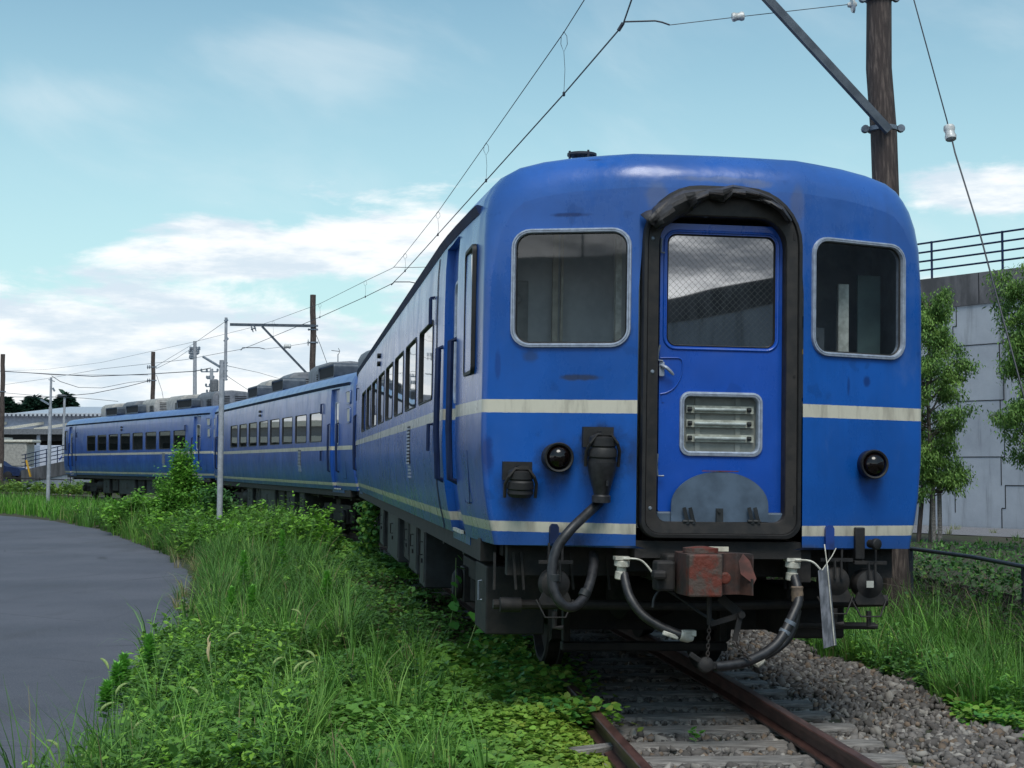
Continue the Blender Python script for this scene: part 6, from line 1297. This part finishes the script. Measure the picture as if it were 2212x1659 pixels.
# leafy weeds (mugwort-like): short stems whorled with narrow leaves
def weed_mass(n_st, ylo, yhi, fx, hh, name, lab, cols, w, thr=None, seed=0, per=16, lsz=(.06, .11), pw=1.5):
    Y = ylo + (yhi - ylo) * rng.random(n_st) ** pw; q = rng.random(n_st); X = fx(Y, q)
    if thr is not None: k = pnoise(X, Y, 1.5, seed) > thr; X, Y, q = X[k], Y[k], q[k]
    n = len(X); H_ = rng.uniform(*hh, n) * (.75 + .35 * pnoise(X, Y, 1.4, seed + 1)); k = rng.random((n, per)) ** .8
    lx = rng.normal(0, .12, (n, 1)) * H_[:, None]; ly = rng.normal(0, .12, (n, 1)) * H_[:, None]
    px = X[:, None] + lx * k; py = Y[:, None] + ly * k; pz = gh(X, Y)[:, None] + H_[:, None] * k; N = n * per
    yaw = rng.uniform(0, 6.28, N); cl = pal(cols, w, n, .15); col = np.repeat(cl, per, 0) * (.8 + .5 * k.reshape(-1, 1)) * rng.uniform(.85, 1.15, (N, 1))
    sz = rng.uniform(*lsz, N) * (1.1 - .5 * k.ravel()) * np.repeat(rng.choice([.55, .8, 1.0, 1.45], n, p=[.25, .3, .3, .15]), per)
    return leaves(name, np.stack([px.ravel(), py.ravel(), pz.ravel()], -1), sz, yaw, rng.normal(.25, .35, N), rng.normal(0, .3, N), col, T=LTN * np.array([1.7, 1, 1]), lab=lab, cat='weeds')
WC = [(0.084, 0.189, 0.038), (0.126, 0.266, 0.043), (0.196, 0.376, 0.048), (0.069, 0.145, 0.030)]
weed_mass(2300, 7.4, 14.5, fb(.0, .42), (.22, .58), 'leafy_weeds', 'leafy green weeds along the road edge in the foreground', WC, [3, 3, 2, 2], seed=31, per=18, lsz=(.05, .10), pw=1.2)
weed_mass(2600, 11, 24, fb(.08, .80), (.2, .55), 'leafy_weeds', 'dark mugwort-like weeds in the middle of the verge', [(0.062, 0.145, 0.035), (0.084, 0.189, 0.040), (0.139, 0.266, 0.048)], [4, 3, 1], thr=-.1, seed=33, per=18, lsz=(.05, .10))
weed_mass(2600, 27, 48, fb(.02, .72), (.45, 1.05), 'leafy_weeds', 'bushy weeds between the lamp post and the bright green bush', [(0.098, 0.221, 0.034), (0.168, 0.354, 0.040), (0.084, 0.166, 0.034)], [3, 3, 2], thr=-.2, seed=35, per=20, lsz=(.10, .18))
weed_mass(1300, 10.3, 17, lambda Y, q: trx(Y) + 2.1 + q * 1.5, (.12, .42), 'leafy_weeds', 'leafy weeds among the grass right of the ballast', [(0.084, 0.199, 0.054), (0.113, 0.266, 0.054), (0.196, 0.376, 0.054)], [3, 3, 2], thr=-.1, seed=37, per=18, lsz=(.05, .09))
weed_mass(500, 84, 100, lambda Y, q: trx(Y) + 4 + q * 14 - 6, (.4, 1.0), 'leafy_weeds', 'scrubby green growth before the low end of the ramp', [(0.113, 0.199, 0.040), (0.196, 0.309, 0.054)], [1, 1], seed=39, per=20, lsz=(.2, .35), pw=1.0)
# yellow-green creeper bottom right and by the left rail
n = 7500; Y = rng.uniform(9.0, 11.0, n); X = trx(Y) + 1.75 + rng.random(n) * 1.6 + np.abs(Y - 10.0) * .25; k = pnoise(X, Y, 3.4, 44) > -.25; X, Y = X[k], Y[k]; n = len(X)
leaves('creeper_ground_cover', np.stack([X, Y, gh(X, Y) + rng.uniform(.02, .10, n)], -1), rng.uniform(.04, .065, n), rng.uniform(0, 6.28, n), rng.normal(.1, .3, n), rng.normal(0, .3, n), pal([(0.131, 0.330, 0.043), (0.192, 0.329, 0.052), (0.086, 0.256, 0.056)], [3, 2, 1], n), lab='bright creeper leaves at the bottom right corner', cat='creeper')
n = 5200; Y = 9.6 + 4.2 * rng.random(n); X = trx(Y) - .72 + rng.normal(0, .15, n); k = (pnoise(X, Y, 4, 45) > .0) | (Y > 10.7); X, Y = X[k], Y[k]; n = len(X)
leaves('creeper_ground_cover', np.stack([X, Y, np.full(n, -.06) + rng.uniform(-.05, .10, n)], -1), rng.uniform(.04, .062, n), rng.uniform(0, 6.28, n), rng.normal(.1, .35, n), rng.normal(0, .3, n), pal([(0.174, 0.360, 0.051), (0.240, 0.329, 0.058), (0.086, 0.256, 0.056)], [3, 2, 2], n), lab='creeper leaves climbing over the left rail', cat='creeper')
# single plants -----------------------------------------------------------
def foxtail(p, h, yaw, lean, lab, hl=.075, pale=0):
    root = empty('foxtail_grass', tuple(p)); d = Vector((math.cos(yaw), math.sin(yaw), 0)); pts = [Vector((0, 0, 0)) + d * (h * lean * k * k) + VZ * h * k for k in (0, .25, .5, .75, 1)]
    mb = MB(); mb.tube(pts, [.0022, .002, .0018, .0015, .0012], 5); m_ = M['stemg']; mb.build('stem', m_, root)
    tip = pts[-1]; hp = [tip]; dd = (d * lean * 1.6 + VZ).normalized()
    for k in range(6): dd = (dd + d * .16 - VZ * .16).normalized(); hp.append(hp[-1] + dd * hl / 6)
    mb = MB(); mb.tube(hp, [.003, .008, .0095, .0095, .0085, .007, .003], 8); rr = random.Random(int(h * 1e4))
    for k in range(150):
        i = rr.randint(0, 5); c = hp[i].lerp(hp[i + 1], rr.random()); a = rr.uniform(0, 6.28); o = (Vector((math.cos(a), math.sin(a), rr.uniform(-.3, .9)))).normalized() * rr.uniform(.011, .016); s_ = Vector((o.y, -o.x, 0)).normalized() * .0007
        mb.add([c - s_, c + s_, c + o], [(0, 1, 2)])
    mb.build('seed_head', M['seedg'], root); tag(root, lab, 'foxtail grass', 'foxtail seed heads in the weeds'); return root
M['stemg'] = MAT('green_stem', (0.157, 0.275, 0.075), (0.244, 0.329, 0.113), 9, .6); M['seedg'] = MAT('pale_seed_head', (.20, .30, .09), (.30, .38, .14), 60, .8); M['straw'] = MAT('straw', (.50, .40, .2), (.6, .5, .3), 20, .7)
def on_ground(u, v, Y): p = P(u, v, Y); return p, Vector((p.x, Y, float(gh(p.x, Y)) + .05))
FX = [(230, 1445, 10.5, 'leftmost foxtail head, leaning over the road edge'), (228, 1540, 9.6, 'foxtail head just below the leftmost one, over the road edge'), (265, 1498, 9.8, 'foxtail head by the road edge, right of the leftmost pair'), (645, 1330, 13, 'foxtail head high on the verge, catching light below the dark weeds'), (515, 1383, 11.5, 'foxtail head left of the dry straw stalk'), (608, 1435, 11, 'foxtail head in the middle of the low creeper'), (665, 1420, 10.8, 'upper right of the foxtail cluster on the creeper'), (672, 1450, 10.5, 'lower right of the foxtail cluster on the creeper'), (645, 1450, 10.2, 'upright foxtail head at the centre of the cluster'), (395, 1500, 9.6, 'drooping foxtail head below the dry straw stalk'), (392, 1565, 9.0, 'foxtail head among broad blades near the bottom'), (612, 1530, 9.4, 'foxtail head alone on the creeper near the bottom centre'), (105, 1618, 8.9, 'foxtail head bent over the asphalt at the bottom left'), (310, 1575, 9.0, 'foxtail head near the bottom, over leafy weeds'), (205, 1635, 8.7, 'lowest foxtail head at the bottom left'), (485, 1562, 9.2, 'small upright foxtail head near the bottom, right of the broad blades')]
for i, (u, v, Y, lab) in enumerate(FX):
    tip, _ = on_ground(u, v, Y); h = random.uniform(.38, .6); yaw = random.uniform(-.6, .9) + (0 if i % 3 else 2.6); lean = random.uniform(.15, .35)
    base = Vector((tip.x - math.cos(yaw) * h * lean, Y - math.sin(yaw) * h * lean, tip.z - h)); g_ = float(gh(base.x, base.y)); h += base.z - g_; base.z = g_; foxtail(base, max(h, .2), yaw, lean * .7, lab, random.uniform(.09, .125))
# dry straw stalk
tip, _ = on_ground(450, 1385, 10.8); r = empty('dry_stalk', (tip.x + .05, 10.8, float(gh(tip.x, 10.8)))); H_ = tip.z - r.location.z; mb = MB(); mb.tube([(0, 0, 0), (-.02, 0, H_ * .5), (-.045, 0, H_ * .85), (-.05, 0, H_)], [.004, .0035, .003, .002], 5); mb.build('stem', M['stemg'], r)
mb = MB(); mb.tube([(-.045, 0, H_ * .75), (-.052, 0, H_ * .86), (-.048, 0, H_ * .92), (-.035, 0, H_)], [.003, .011, .012, .002], 6); mb.tube([(-.048, 0, H_ * .9), (-.052, 0, H_ * 1.03), (-.035, 0, H_ * 1.1)], [.006, .006, .001], 6); mb.build('husk', M['straw'], r); tag(r, 'single dry straw-coloured stalk standing out of the green weeds', 'dry stalk')
# upright goldenrod-like plants
def spire(p, h, lab, seed, c=(.17, .42, .07) or (0.122, 0.348, 0.056)):
    rr = np.random.default_rng(seed); root = empty('upright_weed', tuple(p)); mb = MB(); mb.tube([(0, 0, 0), (.01, 0, h * .5), (0, 0, h)], [.006, .005, .002], 6); mb.build('stem', M['stemg'], root)
    n = 320; k = rr.random(n) ** .5; pos = np.stack([rr.normal(0, .004, n), rr.normal(0, .004, n), h * (.25 + .75 * k)], -1); col = np.array(c)[None] * (.7 + .6 * k[:, None]) * rr.uniform(.85, 1.15, (n, 1))
    leaves('foliage', pos, rr.uniform(.07, .10, n) * (1.1 - .5 * k), np.arange(n) * 2.4, .2 + .9 * k ** 3, rr.normal(0, .2, n), col, T=LTN, parent=root); tag(root, lab, 'weed', 'tall upright weeds on the verge')
for i, (u, v, Y, lab) in enumerate([(322, 1380, 11.6, 'tallest upright weed at the road edge, left of centre in the foreground'), (268, 1422, 11.0, 'upright weed leaning over the road, left of the tallest one'), (232, 1480, 10.4, 'short upright weed at the outermost road edge'), (253, 1440, 10.8, 'upright weed between the short one and the leaning one'), (527, 1195, 17, 'upright weed rising from the tall grass left of the dark mugwort'), (500, 1275, 14.5, 'upright weed below the tall grass clump'), (545, 1270, 14.8, 'small upright weed beside the one below the tall grass'), (610, 1150, 20, 'upright weed under the middle coach, by its wheels'), (706, 1240, 16.0, 'bushy dark weed on the verge beside the long side of the coach')]):
    tip, b = on_ground(u, v, Y); spire(b, max(tip.z - b.z, .25), lab, i + 60)
# bright green bush
def bush(u, v0, Y, rx, hgt, lab, n, seed, cols, sz=(.10, .17)):
    rr = np.random.default_rng(seed); p = P(u, v0, Y); g_ = float(gh(p.x, Y)); root = empty('green_bush', (p.x, Y, g_)); H_ = p.z - g_; mb = MB(); tips = []
    for i in range(46):
        a = rr.uniform(0, 6.28); r_ = rx * rr.uniform(.15, .95); e = Vector((math.cos(a) * r_, math.sin(a) * r_ * .8, H_ * rr.uniform(.35, 1.0) * (1 - .35 * (r_ / rx) ** 2))); mb.tube([(0, 0, 0), e * .5 + Vector((0, 0, .1)), e], [.012, .008, .003], 4); tips.append(e)
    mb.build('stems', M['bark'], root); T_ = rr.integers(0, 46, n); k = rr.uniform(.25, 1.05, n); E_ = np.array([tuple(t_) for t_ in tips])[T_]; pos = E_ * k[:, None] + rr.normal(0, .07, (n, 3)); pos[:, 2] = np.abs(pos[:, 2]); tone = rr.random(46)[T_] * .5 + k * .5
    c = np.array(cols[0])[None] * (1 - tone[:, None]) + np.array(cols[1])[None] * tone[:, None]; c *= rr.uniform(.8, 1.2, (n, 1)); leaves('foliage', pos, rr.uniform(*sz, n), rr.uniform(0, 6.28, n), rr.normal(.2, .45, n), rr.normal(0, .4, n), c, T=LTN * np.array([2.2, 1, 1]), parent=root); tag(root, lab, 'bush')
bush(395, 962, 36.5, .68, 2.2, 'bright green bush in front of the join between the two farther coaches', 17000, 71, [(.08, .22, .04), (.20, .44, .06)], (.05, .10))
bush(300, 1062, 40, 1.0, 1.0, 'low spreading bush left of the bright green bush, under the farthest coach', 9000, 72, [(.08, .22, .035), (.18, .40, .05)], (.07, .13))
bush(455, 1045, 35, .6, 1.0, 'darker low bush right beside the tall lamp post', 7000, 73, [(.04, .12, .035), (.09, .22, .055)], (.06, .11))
# vine climbing at the coach ends
n = 900; k = rng.random(n); q0 = P(800, 1150, 25.0); pos = np.stack([q0.x + rng.normal(0, .09, n) - .05 * k, 25 + rng.normal(0, .25, n), -.25 + 1.15 * k], -1); leaves('climbing_vine', pos, rng.uniform(.05, .09, n), rng.uniform(0, 6.28, n), rng.normal(-.6, .4, n), rng.normal(0, .4, n), pal([(0.086, 0.238, 0.047), (0.160, 0.300, 0.043), (0.052, 0.146, 0.038)], [2, 2, 2], n), lab='vine climbing the underframe near the far end of the nearest coach', cat='vine', kind=None)
for (u, v, Y, lab) in ((1335, 1, 1, ''),): pass
for i, (u0, v0, u1, v1, Y, lab) in enumerate([(1010, 1400, 1050, 1230, 10.9, 'thin vine with heart-shaped leaves dangling under the front corner of the coach'), (968, 1370, 985, 1205, 13.5, 'young vine shoot reaching up by the coach steps')]):
    a = P(u0, v0, Y); a.z = max(a.z, -.2); b = P(u1, v1, Y); r = empty('vine_shoot', tuple(a)); mb = MB(); e = b - a; mb.tube([(0, 0, 0), e * .5 + Vector((.03, 0, 0)), e], .003, 5); mb.build('stem', M['stemg'], r)
    n = 9; kk = np.linspace(.1, 1, n); pos = np.array([tuple(e * k_) for k_ in kk]) + rng.normal(0, .02, (n, 3)); leaves('foliage', pos, rng.uniform(.07, .11, n), rng.uniform(3.5, 5.5, n), rng.normal(-.7, .3, n), rng.normal(0, .3, n), pal([(0.104, 0.311, 0.056)], [1], n), parent=r, kind=None); tag(r, lab, 'vine')
# sprout between the sleepers
q = P(1503, 1612, 9.4); r = empty('green_sprout', (q.x, 9.4, -.15)); n = 14; leaves('foliage', np.stack([rng.normal(0, .012, n), rng.normal(0, .012, n), rng.uniform(.02, .09, n)], -1), rng.uniform(.03, .05, n), np.arange(n) * 2.4, rng.uniform(.1, .7, n), np.zeros(n), pal([(0.131, 0.360, 0.058)], [1], n), parent=r); mb = MB(); mb.tube([(0, 0, 0), (0, 0, .1)], .002, 5); mb.build('stem', M['stemg'], r); tag(r, 'small green sprout growing in the stones between the rails', 'sprout')
